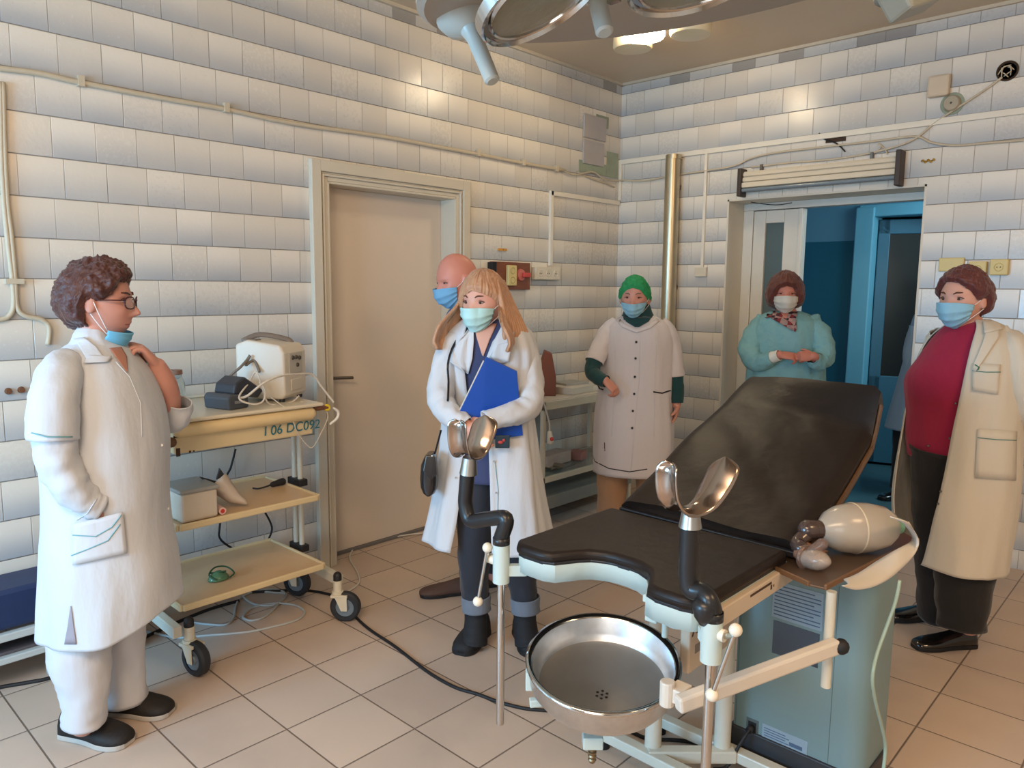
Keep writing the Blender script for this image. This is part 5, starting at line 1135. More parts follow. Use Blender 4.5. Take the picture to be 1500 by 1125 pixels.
for a, b in (((-1, -1), (1, -1)), ((1, -1), (1, 1)), ((1, 1), (-1, 1)), ((-1, 1), (-1, -1))): f.cyl(b0 + dd * a[0] * .012 + up_ * a[1] * .014, b0 + dd * b[0] * .012 + up_ * b[1] * .014, .0022, seg=8)
f.build('buckle', chrome, s1)
q = Fz(160, 1040, 0); q2 = Fz(252, 1046, 0); p.shoe(q, q2 - q, (q2 - q).length, .11, .10, clog, csole)
# collar, placket, slit, pocket
p.shell('collar_stand', coatw, [(480, 114, 158), (488, 108, 164), (498, 104, 172), (506, 98, 182)], 60, .9, amp=(.001, .002))
p.patch('collar', coatw, [(108, 496), (116, 508), (130, 532)], [(124, 494), (142, 508), (156, 528)], off=.012, solid=.003)
p.patch('collar', coatw, [(130, 520), (122, 532)], [(164, 522), (158, 530)], off=.013, solid=.003)
p.line('placket_edge', M('seam_shadow', (0, 0, 0)), [(170, 530), (190, 552), (206, 590), (208, 640)], .002, .003)
skinv = M('skin_ruddy', (0, 0, 0))
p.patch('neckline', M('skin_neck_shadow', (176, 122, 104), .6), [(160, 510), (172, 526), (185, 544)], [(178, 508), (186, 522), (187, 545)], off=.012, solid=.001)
p.buttons(M('white_button', (216, 214, 212), .3), [(237, 652), (246, 745)], .005)
p.patch('pocket', coatw, [(106, 768), (106, 828)], [(180, 750), (186, 810)], nu=12, nv=8, off=.014, solid=.003)
p.line('pocket_trim', teal_trim, [(106, 784), (140, 786), (164, 772), (178, 754)], .0016, .017); p.line('pocket_trim', teal_trim, [(104, 814), (130, 804), (158, 792), (176, 768)], .0016, .017)
p.patch('side_slit', M('slit_lining', (150, 146, 156), .9), [(103, 888), (99, 918), (94, 944)], [(104, 888), (108, 918), (112, 944)], off=.006, solid=.001)
# glasses, mask under chin, hair, features
fm = M('dark_red_frames', (70, 34, 36), .3); lm = M('lens_glass', (210, 200, 196), .05, alpha=.22, coat=.6)
g_ = None
f = MB()
for sd in (-1, 1):
    pts = []
    for k in range(25):
        a = 2 * PI * k / 24; x = sd * .033 + .0235 * math.copysign(abs(cos(a)) ** .75, cos(a)); z = -.002 + .0185 * math.copysign(abs(sin(a)) ** .75, sin(a)); pts.append(h.loc(x, .102 - 4.5 * x * x, z))
    f.tube(pts, .0023, 8)
    f.tube([h.loc(sd * .056, .089, .006), h.loc(sd * .074, .055, .006), h.loc(sd * .080, .005, .004), h.loc(sd * .078, -.01, -.004)], .0022, 8, 4)
f.tube([h.loc(-.010, .103, .004), h.loc(0, .106, .008), h.loc(.010, .103, .004)], .0022, 8, 3)
g_ = f.build('glasses', fm, p.root, smooth=True)
for sd in (-1, 1):
    f = MB(); pts = [h.loc(sd * .033 + .023 * cos(2 * PI * k / 24), .102 - 4.5 * (sd * .033 + .023 * cos(2 * PI * k / 24)) ** 2, -.002 + .018 * sin(2 * PI * k / 24)) for k in range(24)]; f.prism(pts, h.f * .0012); f.build('lens', lm, g_)
R2 = []
for i in range(13):
    v = i / 12; R2.append([h.loc(.066 * sin(u) * (1 - .25 * v), (.080 - .012 * v) * cos(u) + .012 - .02 * v + .006 * sin(v * PI) + .0015 * sin(v * 20), -.098 - .052 * v - .02 * (1 - cos(u)) * (1 - v) + .035 * (1 - cos(u))) for u in [-1.25 + 2.5 * k / 24 for k in range(25)]])
f = MB(); f.grid(R2); mk = f.build('face_mask', M('mask_sky', (108, 180, 214), .7, var=.08, bump=.1, bscale=60), p.root, smooth=True, solid=.002, soff=0)
f = MB()
for a, b in ((R2[0][-1], h.p(1.5, .0, .008)), (R2[4][-1], h.p(1.62, -.32, .008)), (R2[0][0], h.p(-1.5, .0, .008))): f.tube([a, a.lerp(b, .5) + h.r * (.004), b], .0015, 6, 3)
f.build('ear_loop', M('ear_loop_white', (0, 0, 0)), mk, smooth=True)
p.eyes(h, ('iris_brown', (60, 40, 32))); hb = hairmat('hair_auburn_brown', (58, 28, 24), (88, 44, 34), (1, 1, 1), 34)
p.brows(h, hb)
f = MB(); f.tube([h.loc(q_, h.local(q_ / .06, -.65)[1] + .0005, -.0705) for q_ in (-.022, -.011, 0, .011, .022)], [.001, .0022, .0026, .0022, .001], 8, 4); f.build('lips', M('lips_rose', (150, 84, 80), .5), p.root, smooth=True)
p.hair(h, hb, [(0, 33), (35, 30), (55, 12), (72, 2), (84, 4), (96, 2), (112, -38), (180, -52)], .034, .0065, 22, straight=.002, sf_=40, seed=3.)

# ---------------------------------------------------------------- 2. young woman with the folder
p = Per((1.315, -2.625, 0), 'person with straight blonde hair and open white coat hugging a blue folder')
h = Head(p.J(709, 443, .02), p.d(-30), 1.03, -.05, .9)
hip = [(462, 690, 745), (474, 672, 764), (490, 656, 780), (520, 648, 788), (560, 652, 784), (600, 654, 782), (650, 650, 786), (700, 642, 793), (750, 631, 801), (790, 621, 808)]
R = p.ringset(hip, -12, .62, n=84, gap=[(0, 40, -40), (.25, 24, -10), (.6, 20, -4), (1, 24, -10)], amp=(.003, .016), fr=2.2, seed=9., lift=-.02); f = MB(); f.rings(R, False); p.sf.add(R, False); f.build('coat', coatw, p.root, smooth=True, solid=.004, soff=0)
inner = [(a, b + 10, c - 10) for a, b, c in hip[:8]]
Ri = p.ringset(inner, -12, .66, amp=(.002, .004), grow=-.012); f = MB(); f.rings(Ri, True, False, False)
navy = cloth('navy_tunic', (52, 60, 96), .8); p.sf.add(Ri); f.build('tunic', navy, p.root, smooth=True, solid=.003, soff=0)
armR = [(p.J(668, 508, .0), .038), (p.J(649, 560, .04), .036), (p.J(650, 594, .09), .034), (p.J(668, 614, .15), .032), (p.J(684, 624, .18), .025)]
armL = [(p.J(760, 508, .0), .038), (p.J(776, 560, .04), .036), (p.J(770, 594, .09), .034), (p.J(745, 610, .16), .032), (p.J(716, 622, .20), .025)]
legs = [[(p.J(702, 690, 0), .07), (p.J(692, 800, .02), .055), (p.J(697, 880, .02), .04), (p.J(697, 915, .0), .04)], [(p.J(740, 690, 0), .07), (p.J(756, 800, .02), .055), (p.J(768, 880, .02), .04), (p.J(770, 925, 0), .04)]]
p.body(h, [('tube', armR), ('tube', armL), ('hand', ((p.J(684, 624, .18), p.J(700, 656, .2) - p.J(684, 624, .18), p.J(720, 620, .1) - p.J(684, 640, .2), 'R'), dict(curl=(.5, .6, .4), sc=.92))), ('hand', ((p.J(716, 622, .20), p.J(684, 636, .2) - p.J(716, 622, .20), p.J(716, 640, .05) - p.J(716, 622, .2), 'L'), dict(curl=(.3, .5, .4), sc=.92))), ('tube', legs[0]), ('tube', legs[1])], skin_b, p.J(716, 480, 0), torso_core(Ri, .9, 8))
p.sleeve('sleeve', coatw, [(680, 490, .0, 14), (662, 508, .02, 18), (648, 555, .05, 19), (648, 592, .10, 20), (666, 612, .16, 16), (684, 624, .19, 13)], amp=.005, seed=11.)
p.sleeve('sleeve', coatw, [(750, 490, .0, 14), (766, 508, .02, 18), (777, 555, .05, 19), (772, 594, .11, 20), (744, 608, .18, 16), (710, 617, .22, 14)], amp=.005, seed=12.)
p.patch('lapel', coatw, [(688, 480), (672, 500), (656, 528), (680, 545)], [(694, 478), (694, 500), (692, 525), (686, 548)], off=.014, solid=.003)
p.patch('lapel', coatw, [(738, 480), (722, 500), (706, 540)], [(754, 482), (750, 505), (742, 530)], off=.016, solid=.003); p.patch('lapel', coatw, [(728, 505), (716, 525)], [(752, 498), (745, 530)], off=.017, solid=.003)
p.patch('neckline', M('skin_neck_fair', (208, 156, 136), .6), [(694, 474), (698, 494), (706, 520)], [(728, 474), (718, 496), (708, 522)], off=.006, solid=.001)
p.line('coat_trim', teal_trim, [(725, 676), (730, 720), (728, 776)], .0015, .004)
p.buttons(M('steel_button', (150, 152, 156), .3, .6), [(724, 676), (727, 722), (664, 625), (668, 700)], .004)
jeans = cloth('black_denim', (32, 36, 46), .8)
f = MB(); f.rings(p.limb([(704, 680, 0, 32), (696, 780, .02, 26), (695, 850, .02, 21), (697, 884, .02, 18)], .005, 2.), True, False, False); f.rings(p.limb([(738, 680, 0, 32), (752, 780, .02, 26), (764, 850, .02, 21), (769, 884, .02, 18)], .005, 8.), True, False, False); f.build('jeans', jeans, p.root, smooth=True, solid=.003, soff=0)
f = MB(); f.rings(p.limb([(697, 872, .02, 21), (698, 893, .02, 20.5)], .001, 2.), True, False, False); f.rings(p.limb([(769, 874, .02, 21), (770, 895, .02, 20.5)], .001, 2.), True, False, False); f.build('rolled_cuff', cloth('grey_denim', (104, 112, 124), .8), p.root, smooth=True, solid=.004, soff=0)
boot = M('black_suede', (30, 30, 33), .75, bump=.2, bscale=90); bsole = M('black_sole', (24, 24, 26), .6)
for hx, hy, tx, ty in ((704, 928, 686, 948), (766, 930, 782, 962)):
    a, b = Fz(hx, hy, 0), Fz(tx, ty, 0); a = a - (b - a) * .15; d_ = (b - a).normalized(); bt = p.shoe(a, b - a, .24, .108, .115, boot, bsole, name='ankle_boot')
    xk = 697 if hx < 730 else 769; f = MB(); f.rings(p.limb([(xk, 889, .01, 17), (xk, 908, .01, 16.5), (xk - (1 if hx < 730 else -2), 930, .015, 18), (xk - (2 if hx < 730 else -4), 942, .02, 19)], .001)); f.build('boot_shaft', boot, bt, smooth=True)
p.mask(h, maskt); p.eyes(h, ('iris_brown', (0, 0, 0)), .8)
blond = hairmat('hair_blonde', (204, 158, 122), (156, 108, 78), (1, 1, .12), 90); p.brows(h, M('brow_brown', (96, 62, 46), .8))
p.hair(h, blond, [(-180, -60), (-100, -50), (-84, -12), (-72, 2), (-58, 10), (-30, 20), (0, 24), (28, 14), (42, 0), (55, -18), (80, -45), (180, -60)], .018, .001, straight=.005, sf_=90, seed=5.)
# long falling hair, open in front of the face
def curtain(a0, a1, n, drop, seed):
    R = []
    for i in range(34):
        v = i / 33; row = []
        for k in range(n + 1):
            az = a0 + (a1 - a0) * k / n; dz = math.degrees(az); q = abs(180 - dz); b = h.p(az, .30, .015, face=False); o_ = b - h.c; z0 = o_.z; o_.z = 0
            side = smooth01((q - 60) / 40); lf = 1.5 if dz > 180 else .9; r = 1 + (.22 + .40 * side * lf) * smooth01(v * 1.15) - .12 * smooth01((v - .85) / .15)
            nz_ = .010 * (.25 + v) * noise.noise(Vector((k * .30, v * 1.3, seed))) + .006 * noise.noise(Vector((k * .9, v * .8, seed)))
            pnt = h.c + o_ * (r + nz_ / .09) + Vector((0, 0, z0 - (drop + .02 * noise.noise(Vector((k * .2, seed, 2)))) * v ** .92)) + h.f * (.095 * side * smooth01(v * 1.7)) - h.r * (.03 * side * smooth01(v * 1.3) if dz > 180 else 0)
            row.append(pnt)
        R.append(row)
    f = MB(); f.grid(R); p.sf.add(R, False); return f.build('hair_length', blond, p.root, smooth=True, solid=.012, soff=-1)
curtain(math.radians(60), math.radians(279), 140, .212, 1.)
f = MB()
for k in range(9):
    t_ = .105 - .009 * k
    P_ = [p.J(729 + 1.1 * k, 412, t_ - .035), p.J(735 + 1.9 * k, 444, t_ - .005), p.J(739 + 3.0 * k, 472, t_ + .015), p.J(740 + 3.9 * k, 492, t_ + .02), p.J(738 + 3.9 * k, 507 - 2.2 * k + 2 * (k % 2), t_ + .01)]
    f.tube(P_, [.006, .011, .012, .012, .005], 12, 6, round_ends=True)
f.build('hair_lock', blond, p.root, smooth=True)
# folder and handbag: held things are their own top-level things
t = thing('blue_folder', p.J(715, 600, .2), 'bright blue folder with white pages hugged against the open white coat', 'folder')
A_, B_, C_, D_, E2 = p.J(712, 523, .175), p.J(757, 544, .15), p.J(766, 638, .13), p.J(706, 646, .16), p.J(673, 603, .175)
f = MB(); f.prism([A_, B_, C_, D_, E2], p.V * .004); f.prism([A_ + p.V * .019, B_ + p.V * .019, C_ + p.V * .019, D_ + p.V * .019, E2 + p.V * .019], p.V * .004)
f.build('cover', M('royal_blue_vinyl', (20, 72, 160), .4, var=.06), t, bevel=.0015)
c_ = (A_ + B_ + C_ + D_ + E2) / 5; f = MB(); sh = Vector(p.S) * -.012
f.prism([A_ + p.V * .005 + sh * .9 + Vector((0, 0, -.012)), A_.lerp(c_, .3) + p.V * .005, c_.lerp(D_, .4) + p.V * .005, E2.lerp(D_, .3) + p.V * .005, E2 + p.V * .005 + sh * .2 + Vector((0, 0, .004))], p.V * .013)
f.build('pages', M('page_white', (214, 208, 190), .7), t)
t = thing('handbag', p.J(628, 715, .12), 'small glossy black handbag hanging by its strap at the blonde woman\'s hip', 'handbag')
bagm = M('glossy_black_leather', (22, 22, 26), .22, coat=.6)
f = MB(); R = []
for py, hw in ((664, 5), (668, 9), (680, 12), (700, 13.5), (712, 12.5), (720, 9), (723, 4)):
    c = p.J(629 if py > 670 else 631, py, .10); w_ = hw * p.px(c); R.append([c + p.S * (w_ * math.copysign(abs(cos(a)) ** .7, cos(a))) + p.V * (.045 * math.copysign(abs(sin(a)) ** .7, sin(a))) for a in [2 * PI * k / 24 for k in range(24)]])
P_ = []
f.rings(R); f.build('bag_body', bagm, t, smooth=True)
f = MB(); f.prism([p.J(624, 668, .15), p.J(637, 668, .15), p.J(640, 695, .155), p.J(630, 705, .158), p.J(620, 690, .155)], p.V * .006); f.build('flap', bagm, t, bevel=.002)
f = MB(); f.ball(p.J(633, 668, .152), .005, 10); f.build('ring', chrome, t, smooth=True)
f = MB(); f.tube([p.J(637, 665, .12), p.J(641, 650, .13), p.J(646, 630, .13)], .006, 8, 4, flat=.35); f.tube([p.J(656, 588, .16), p.J(657, 560, .14), p.J(656, 535, .13), p.J(662, 512, .09), p.J(672, 494, .05)], .006, 8, 4, flat=.35); f.build('strap', bagm, t, smooth=True)
t = thing('phone', p.J(738, 650, .16), 'dark phone case with a red emblem clipped at the blonde woman\'s waist', 'phone')
f = MB(); f.obox(p.J(736, 647, .165), (.055, .008, .05), p.S, p.V); f.build('case', M('dark_teal_case', (32, 52, 62), .35), t, bevel=.003)
f = MB(); f.ball(p.J(733, 648, .171), .011, 10, (1, .3, .6), (p.S, p.V, Vector((0, 0, 1)))); f.ball(p.J(738, 645, .171), .006, 10, (1, .3, 1), (p.S, p.V, Vector((0, 0, 1)))); f.build('emblem', M('emblem_red', (176, 66, 60), .4), t, smooth=True)

# ---------------------------------------------------------------- 3. man behind her
p = Per((.83, -2.33, 0), 'bald person in a blue sweater and mask standing behind the blonde woman, facing left')
h = Head(p.J(670, 411, 0), p.d(-62), 1.08, -.22, 1.0, .06)
Rm = [(447, 668, 708), (456, 658, 724), (472, 652, 742), (505, 650, 748), (560, 655, 748), (620, 658, 748), (680, 660, 748), (700, 662, 746)]
R = p.ringset(Rm, -55, .62, amp=(.003, .006)); f = MB(); f.rings(R, True, False, False); p.sf.add(R); swt = cloth('blue_sweater', (70, 96, 136), .85); f.build('sweater', swt, p.root, smooth=True, solid=.004, soff=0)
tr = cloth('black_trousers', (30, 32, 38), .8)
f = MB(); f.rings(p.limb([(690, 690, .02, 24), (690, 760, .02, 20), (690, 845, .0, 16)], .005, 1.), True, False, False); f.rings(p.limb([(720, 690, -.05, 24), (722, 760, -.05, 20), (724, 835, -.05, 16)], .005, 3.), True, False, False); f.build('trousers', tr, p.root, smooth=True, solid=.003, soff=0)
p.sleeve('sleeve', swt, [(680, 478, .12, 14), (676, 530, .16, 15), (682, 590, .14, 13)], amp=.004); p.sleeve('sleeve', swt, [(738, 480, -.08, 14), (744, 530, -.08, 15), (744, 590, -.05, 13)], amp=.004)
p.body(h, [('tube', [(p.J(682, 485, .1), .04), (p.J(677, 540, .14), .038), (p.J(684, 600, .13), .03), (p.J(690, 640, .11), .026)]), ('tube', [(p.J(736, 485, -.07), .04), (p.J(743, 540, -.07), .038), (p.J(744, 600, -.05), .03), (p.J(740, 640, -.03), .026)]), ('hand', ((p.J(690, 640, .11), Vector((0, 0, -1)), p.S, 'L'), dict(sc=1.0))), ('hand', ((p.J(740, 640, -.03), Vector((0, 0, -1)), -p.S, 'R'), dict(sc=1.0))), ('tube', [(p.J(690, 700, .02), .06), (p.J(690, 848, 0), .04)]), ('tube', [(p.J(722, 700, -.05), .06), (p.J(724, 840, -.05), .04)])], M('skin_flushed', (208, 146, 128), .45, c2=(196, 124, 108), nscale=10, sss=.08), p.J(690, 458, 0), torso_core(R, .85, 6))
p.mask(h, M('mask_blue2', (112, 170, 212), .7, var=.06)); p.eyes(h, ('iris_brown', (0, 0, 0)), .5)
bs_ = M('brown_suede', (84, 62, 54), .7, bump=.2, bscale=80); a, b = Fz(700, 866, 0), Fz(636, 872, 0); p.shoe(a, b - a, .29, .10, .085, bs_, bsole); a, b = Fz(735, 855, 0), Fz(690, 860, 0); p.shoe(a, b - a, .28, .10, .085, bs_, bsole)

# ---------------------------------------------------------------- 4. woman with the green cap
b4 = at(925, 430, 4.15); p = Per((b4.x, b4.y, 0), 'person in green surgical cap and white tunic with black snaps')
h = Head(p.J(930, 436, .03), p.d(-8), .98, -.06, .9, .06)
cr = [(462, 914, 958), (468, 903, 969), (478, 890, 980), (500, 882, 986), (530, 881, 985), (570, 877, 985), (610, 870, 986), (650, 868, 986), (692, 868, 982)]
R = p.ringset(cr, -5, .66, amp=(.002, .009), fr=1.8, seed=21.); f = MB(); f.rings(R, True, False, False); p.sf.add(R); tun = cloth('white_tunic', (204, 200, 204), .75, var=.03); f.build('tunic', tun, p.root, smooth=True, solid=.004, soff=0)
turt = cloth('dark_green_knit', (18, 62, 66), .85, var=.1)
Rn = p.ringset([(446, 916, 952), (458, 913, 956), (468, 908, 962), (478, 902, 966)], -5, .8, amp=(.001, .001)); f = MB(); f.rings(Rn, True, False, False); f.build('turtleneck', turt, p.root, smooth=True, solid=.003)
p.sleeve('sleeve', tun, [(904, 472, .0, 10), (890, 488, .02, 13), (878, 512, .07, 13.5), (870, 531, .11, 14)], amp=.004, seed=3.); p.sleeve('sleeve', tun, [(966, 472, 0, 10), (979, 490, .0, 13), (986, 522, .0, 13), (989, 552, .01, 13)], amp=.004, seed=4.)
p.sleeve('knit_sleeve', turt, [(871, 527, .11, 11), (868, 544, .14, 11), (877, 554, .19, 10), (888, 559, .22, 8.5)], amp=.002); p.sleeve('knit_sleeve', turt, [(989, 548, .01, 11), (991, 570, .02, 10.5), (991, 590, .03, 9.5)], amp=.002)
p.body(h, [('tube', [(p.J(892, 494, .0), .034), (p.J(872, 530, .10), .032), (p.J(874, 550, .16), .028), (p.J(886, 557, .22), .025)]), ('tube', [(p.J(976, 494, 0), .034), (p.J(988, 550, 0), .032), (p.J(991, 592, .03), .025)]),
  ('hand', ((p.J(886, 557, .22), p.J(902, 572, .24) - p.J(886, 557, .22), -Vector((0, 0, 1)) + p.V * .3, 'R'), dict(curl=(.6, .8, .5), sc=.85))), ('hand', ((p.J(993, 592, .03), Vector((0, 0, -1)) - p.S * .15, -p.S, 'L'), dict(curl=(.35, .5, .4), sc=.85))),
  ('tube', [(p.J(897, 690, 0), .065), (p.J(895, 820, 0), .045)]), ('tube', [(p.J(955, 690, 0), .065), (p.J(955, 820, 0), .045)])], skin_a, p.J(932, 466, 0), torso_core(R, .85, 8))
f = MB(); f.rings(p.limb([(897, 670, 0, 23), (896, 740, 0, 20), (895, 825, 0, 17)], .006, 1.), True, False, False); f.rings(p.limb([(953, 670, 0, 23), (953, 740, 0, 20), (953, 825, 0, 17)], .006, 4.), True, False, False); f.build('trousers', cloth('tan_trousers', (168, 130, 98), .8), p.root, smooth=True, solid=.003, soff=0)
for x in (895, 953):
    a = p.J(x, 820, 0); p.shoe((a.x, a.y, 0), -p.V, .235, .09, .075, M('black_leather', (26, 24, 24), .25, coat=.5), bsole)
bk = M('black_piping', (28, 30, 38), .6); p.buttons(bk, [(932, 477), (932, 501), (931, 525), (930, 552), (929, 577), (927, 602), (926, 627)], .0065)
p.line('piping', bk, [(864, 652), (872, 676), (892, 686), (922, 691), (948, 687)], .004, .0); p.line('piping', bk, [(957, 574), (970, 576), (982, 572)], .004, .004); p.line('piping', bk, [(872, 567), (884, 571)], .004, .004)
p.line('placket_seam', M('seam_shadow', (0, 0, 0)), [(938, 478), (936, 560), (924, 690)], .0012, .003); p.line('dart_seam', M('seam_shadow', (0, 0, 0)), [(900, 476), (902, 540), (896, 640)], .0012, .003); p.line('dart_seam', M('seam_shadow', (0, 0, 0)), [(964, 476), (960, 540), (958, 640)], .0012, .003)
p.patch('knit_neck', turt, [(911, 461), (917, 471), (930, 479)], [(957, 461), (950, 471), (936, 479)], nu=12, nv=8, off=.010, solid=.002)
p.patch('collar_band', tun, [(906, 464), (914, 474), (932, 482), (950, 476), (962, 466)], [(902, 468), (911, 479), (932, 488), (953, 481), (967, 470)], nu=3, nv=12, off=.008, solid=.003)
p.mask(h, maskb, top=-.20, sidetop=-.16); p.eyes(h, ('iris_brown', (0, 0, 0)), .6); p.brows(h, M('brow_grey', (120, 100, 90), .8))
p.hair(h, M('green_cap_fabric', (24, 122, 70), .8, c2=(40, 150, 92), nscale=50, bump=.4, bscale=50), [(0, 30), (30, 24), (60, 4), (90, -14), (120, -28), (180, -40)], .016, .003, 18, seed=8., name='surgical_cap')

# ---------------------------------------------------------------- 5. woman in the doorway
b5 = at(1150, 430, 4.35); p = Per((b5.x, b5.y, 0), 'person in pale teal gown with plaid collar and white mask, at the doorway')
h = Head(p.J(1150, 431, .02), p.d(6), .98, -.02, .9, .06)
gown = M('teal_gown_fibre', (104, 158, 172), .7, c2=(132, 176, 174), nscale=9, bump=.7, bscale=14, bdist=.02)
gr = [(456, 1132, 1172), (462, 1116, 1188), (474, 1104, 1202), (500, 1098, 1208), (540, 1094, 1208), (580, 1092, 1210), (650, 1088, 1214), (740, 1084, 1218)]
R = p.ringset(gr, 4, .72, amp=(.004, .012), fr=2.2, seed=31.); f = MB(); f.rings(R, True, False, False); p.sf.add(R); f.build('gown', gown, p.root, smooth=True, solid=.003, soff=0)
p.sleeve('sleeve', gown, [(1122, 468, 0, 13), (1108, 488, .03, 16), (1100, 515, .08, 18), (1112, 531, .14, 14), (1132, 524, .2, 9)], amp=.007, seed=1.); p.sleeve('sleeve', gown, [(1184, 468, 0, 13), (1198, 488, .03, 16), (1206, 515, .08, 17), (1198, 530, .14, 13), (1190, 524, .2, 9)], amp=.007, seed=2.)
p.sleeve('white_cuff', M('white_knit', (222, 218, 206), .8), [(1130, 524, .19, 8.5), (1142, 520, .22, 7.5)], amp=.001)
p.body(h, [('tube', [(p.J(1106, 490, .0), .042), (p.J(1099, 518, .07), .036), (p.J(1118, 527, .15), .03), (p.J(1142, 520, .22), .024)]), ('tube', [(p.J(1202, 490, 0), .042), (p.J(1208, 518, .07), .036), (p.J(1198, 526, .15), .03), (p.J(1192, 522, .22), .024)]),
  ('hand', ((p.J(1142, 520, .22), p.S + Vector((0, 0, -.05)), -Vector((0, 0, 1)) + p.V * .6, 'R'), dict(curl=(.5, .8, .5), sc=.82))), ('hand', ((p.J(1192, 522, .22), -p.S * 1 - p.V * .25, p.V - Vector((0, 0, .5)), 'L'), dict(curl=(.8, 1.1, .6), sc=.78))),
  ('tube', [(p.J(1130, 720, 0), .06), (p.J(1130, 800, 0), .04)]), ('tube', [(p.J(1172, 720, 0), .06), (p.J(1172, 800, 0), .04)])], M('skin_shaded', (198, 128, 108), .5, c2=(188, 116, 98), nscale=12, sss=.08), p.J(1152, 460, 0), torso_core(R, .85, 8))
mt = bpy.data.materials.new('plaid_shirt'); mt.use_nodes = True; nt = mt.node_tree; g = G(nt); tcn = nt.nodes.new('ShaderNodeTexCoord'); ck = nt.nodes.new('ShaderNodeTexChecker'); ck.inputs['Scale'].default_value = 52; nt.links.new(tcn.outputs['Object'], ck.inputs[0]); ck.inputs[1].default_value = rgb((122, 34, 40)); ck.inputs[2].default_value = rgb((44, 30, 44))
ck2 = nt.nodes.new('ShaderNodeTexChecker'); ck2.inputs['Scale'].default_value = 26; nt.links.new(tcn.outputs['Object'], ck2.inputs[0]); nt.links.new(g.mix(g.m('MULTIPLY', ck2.outputs[1], .35), ck.outputs[0], rgb((220, 196, 186))), nt.nodes['Principled BSDF'].inputs['Base Color']); nt.nodes['Principled BSDF'].inputs['Roughness'].default_value = .8
pl = p.patch('plaid_collar', mt, [(1116, 454), (1130, 466), (1160, 484)], [(1142, 452), (1150, 466), (1166, 486)], off=.012, nu=8, nv=8, solid=.003); p.patch('plaid_collar', mt, [(1158, 452), (1152, 466), (1160, 484)], [(1170, 452), (1166, 466), (1167, 484)], off=.014, solid=.003)
p.patch('neckline', M('skin_shaded', (0, 0, 0)), [(1138, 452), (1150, 466)], [(1160, 452), (1152, 467)], off=.014, solid=.001)
p.mask(h, maskw, top=-.04, puff=.016); p.eyes(h, ('iris_brown', (0, 0, 0)), .5)
p.hair(h, hairmat('hair_dark_auburn', (72, 34, 28), (104, 52, 40), (1, 1, .6), 40), [(0, 24), (28, 18), (45, -6), (60, -30), (90, -44), (180, -55)], .036, .003, 14, straight=.004, sf_=50, seed=12.)

# ---------------------------------------------------------------- 6. woman in the magenta sweater, right
p = Per((2.60, -1.28, 0), 'person in magenta sweater and open cream coat standing at the right')
h = Head(p.J(1411, 438, .03), p.d(-32), 1.02, -.05, .95, .07)
mag = cloth('magenta_knit', (150, 20, 58), .85, var=.08); 
swr = [(472, 1398, 1446), (480, 1382, 1462), (500, 1364, 1476), (530, 1345, 1480), (560, 1328, 1466), (600, 1328, 1464), (640, 1327, 1464), (672, 1330, 1460)]
Rs = p.ringset(swr, -36, .78, amp=(.002, .004), bust=(.52, .02, .16)); f = MB(); f.rings(Rs, True, False, False); p.sf.add(Rs); f.build('sweater', mag, p.root, smooth=True, solid=.004, soff=0)
cor = [(468, 1402, 1452), (478, 1384, 1476), (498, 1362, 1494), (530, 1346, 1502), (570, 1334, 1504), (620, 1322, 1502), (680, 1312, 1498), (735, 1304, 1492), (780, 1304, 1486), (820, 1306, 1480)]
R = p.ringset(cor, -36, .76, n=90, gap=[(0, 60, -30), (.25, 50, -24), (.5, 46, -20), (.75, 42, -14), (1, 34, 0)], amp=(.003, .010), fr=1.8, seed=41., bust=(.36, .022, .2)); f = MB(); f.rings(R, False); p.sf.add(R, False); f.build('coat', coat_c, p.root, smooth=True, solid=.004, soff=0)
p.sleeve('sleeve', coat_c, [(1466, 486, .03, 10), (1484, 508, .08, 19), (1496, 560, .10, 23), (1503, 606, .05, 22), (1500, 640, -.08, 18)], amp=.006, seed=3.); p.sleeve('sleeve', coat_c, [(1380, 490, -.08, 16), (1366, 530, -.16, 20), (1368, 580, -.2, 20), (1400, 640, -.25, 16)], amp=.006, seed=4., stick=False)
p.body(h, [('tube', [(p.J(1476, 512, .06), .042), (p.J(1495, 570, .09), .038), (p.J(1502, 615, .02), .034), (p.J(1490, 650, -.14), .03)]), ('tube', [(p.J(1378, 505, -.1), .05), (p.J(1367, 560, -.18), .042), (p.J(1400, 630, -.24), .032), (p.J(1440, 650, -.26), .026)]),
  ('hand', ((p.J(1490, 650, -.14), -p.S - p.V * .0 + p.V * .3, p.V, 'L'), dict(sc=.9))), ('hand', ((p.J(1440, 650, -.26), p.S, p.V, 'R'), dict(sc=.9))), ('tube', [(p.J(1385, 680, 0), .08), (p.J(1378, 830, -.05), .06), (p.J(1371, 890, -.1), .035)]), ('tube', [(p.J(1425, 680, .02), .08), (p.J(1420, 915, .05), .045)])], skin_b, p.J(1420, 482, 0), torso_core(Rs, .88, 8))
blk2 = cloth('black_wool', (24, 22, 23), .85)
f = MB(); f.rings(p.limb([(1390, 655, .0, 52), (1380, 740, -.02, 38), (1378, 830, -.05, 33), (1370, 903, -.1, 24)], .006, 1.), True, False, False); f.rings(p.limb([(1424, 655, .0, 48), (1420, 740, .05, 42), (1412, 850, .08, 37), (1408, 918, .10, 32)], .006, 5.), True, False, False); f.build('trousers', blk2, p.root, smooth=True, solid=.003, soff=0)
pat = M('black_patent', (22, 20, 20), .12, coat=.8)
a, b = Fz(1425, 945, 0), Fz(1338, 950, 0); p.shoe(a, b - a, (b - a).length, .095, .08, pat, bsole); a, b = Fz(1382, 905, 0), Fz(1300, 908, 0); p.shoe(a, b - a, (b - a).length, .095, .08, pat, bsole)
p.patch('lapel', coat_c, [(1448, 468), (1440, 500), (1424, 540)], [(1464, 472), (1464, 492), (1428, 546)], off=.014, solid=.003, nv=12)
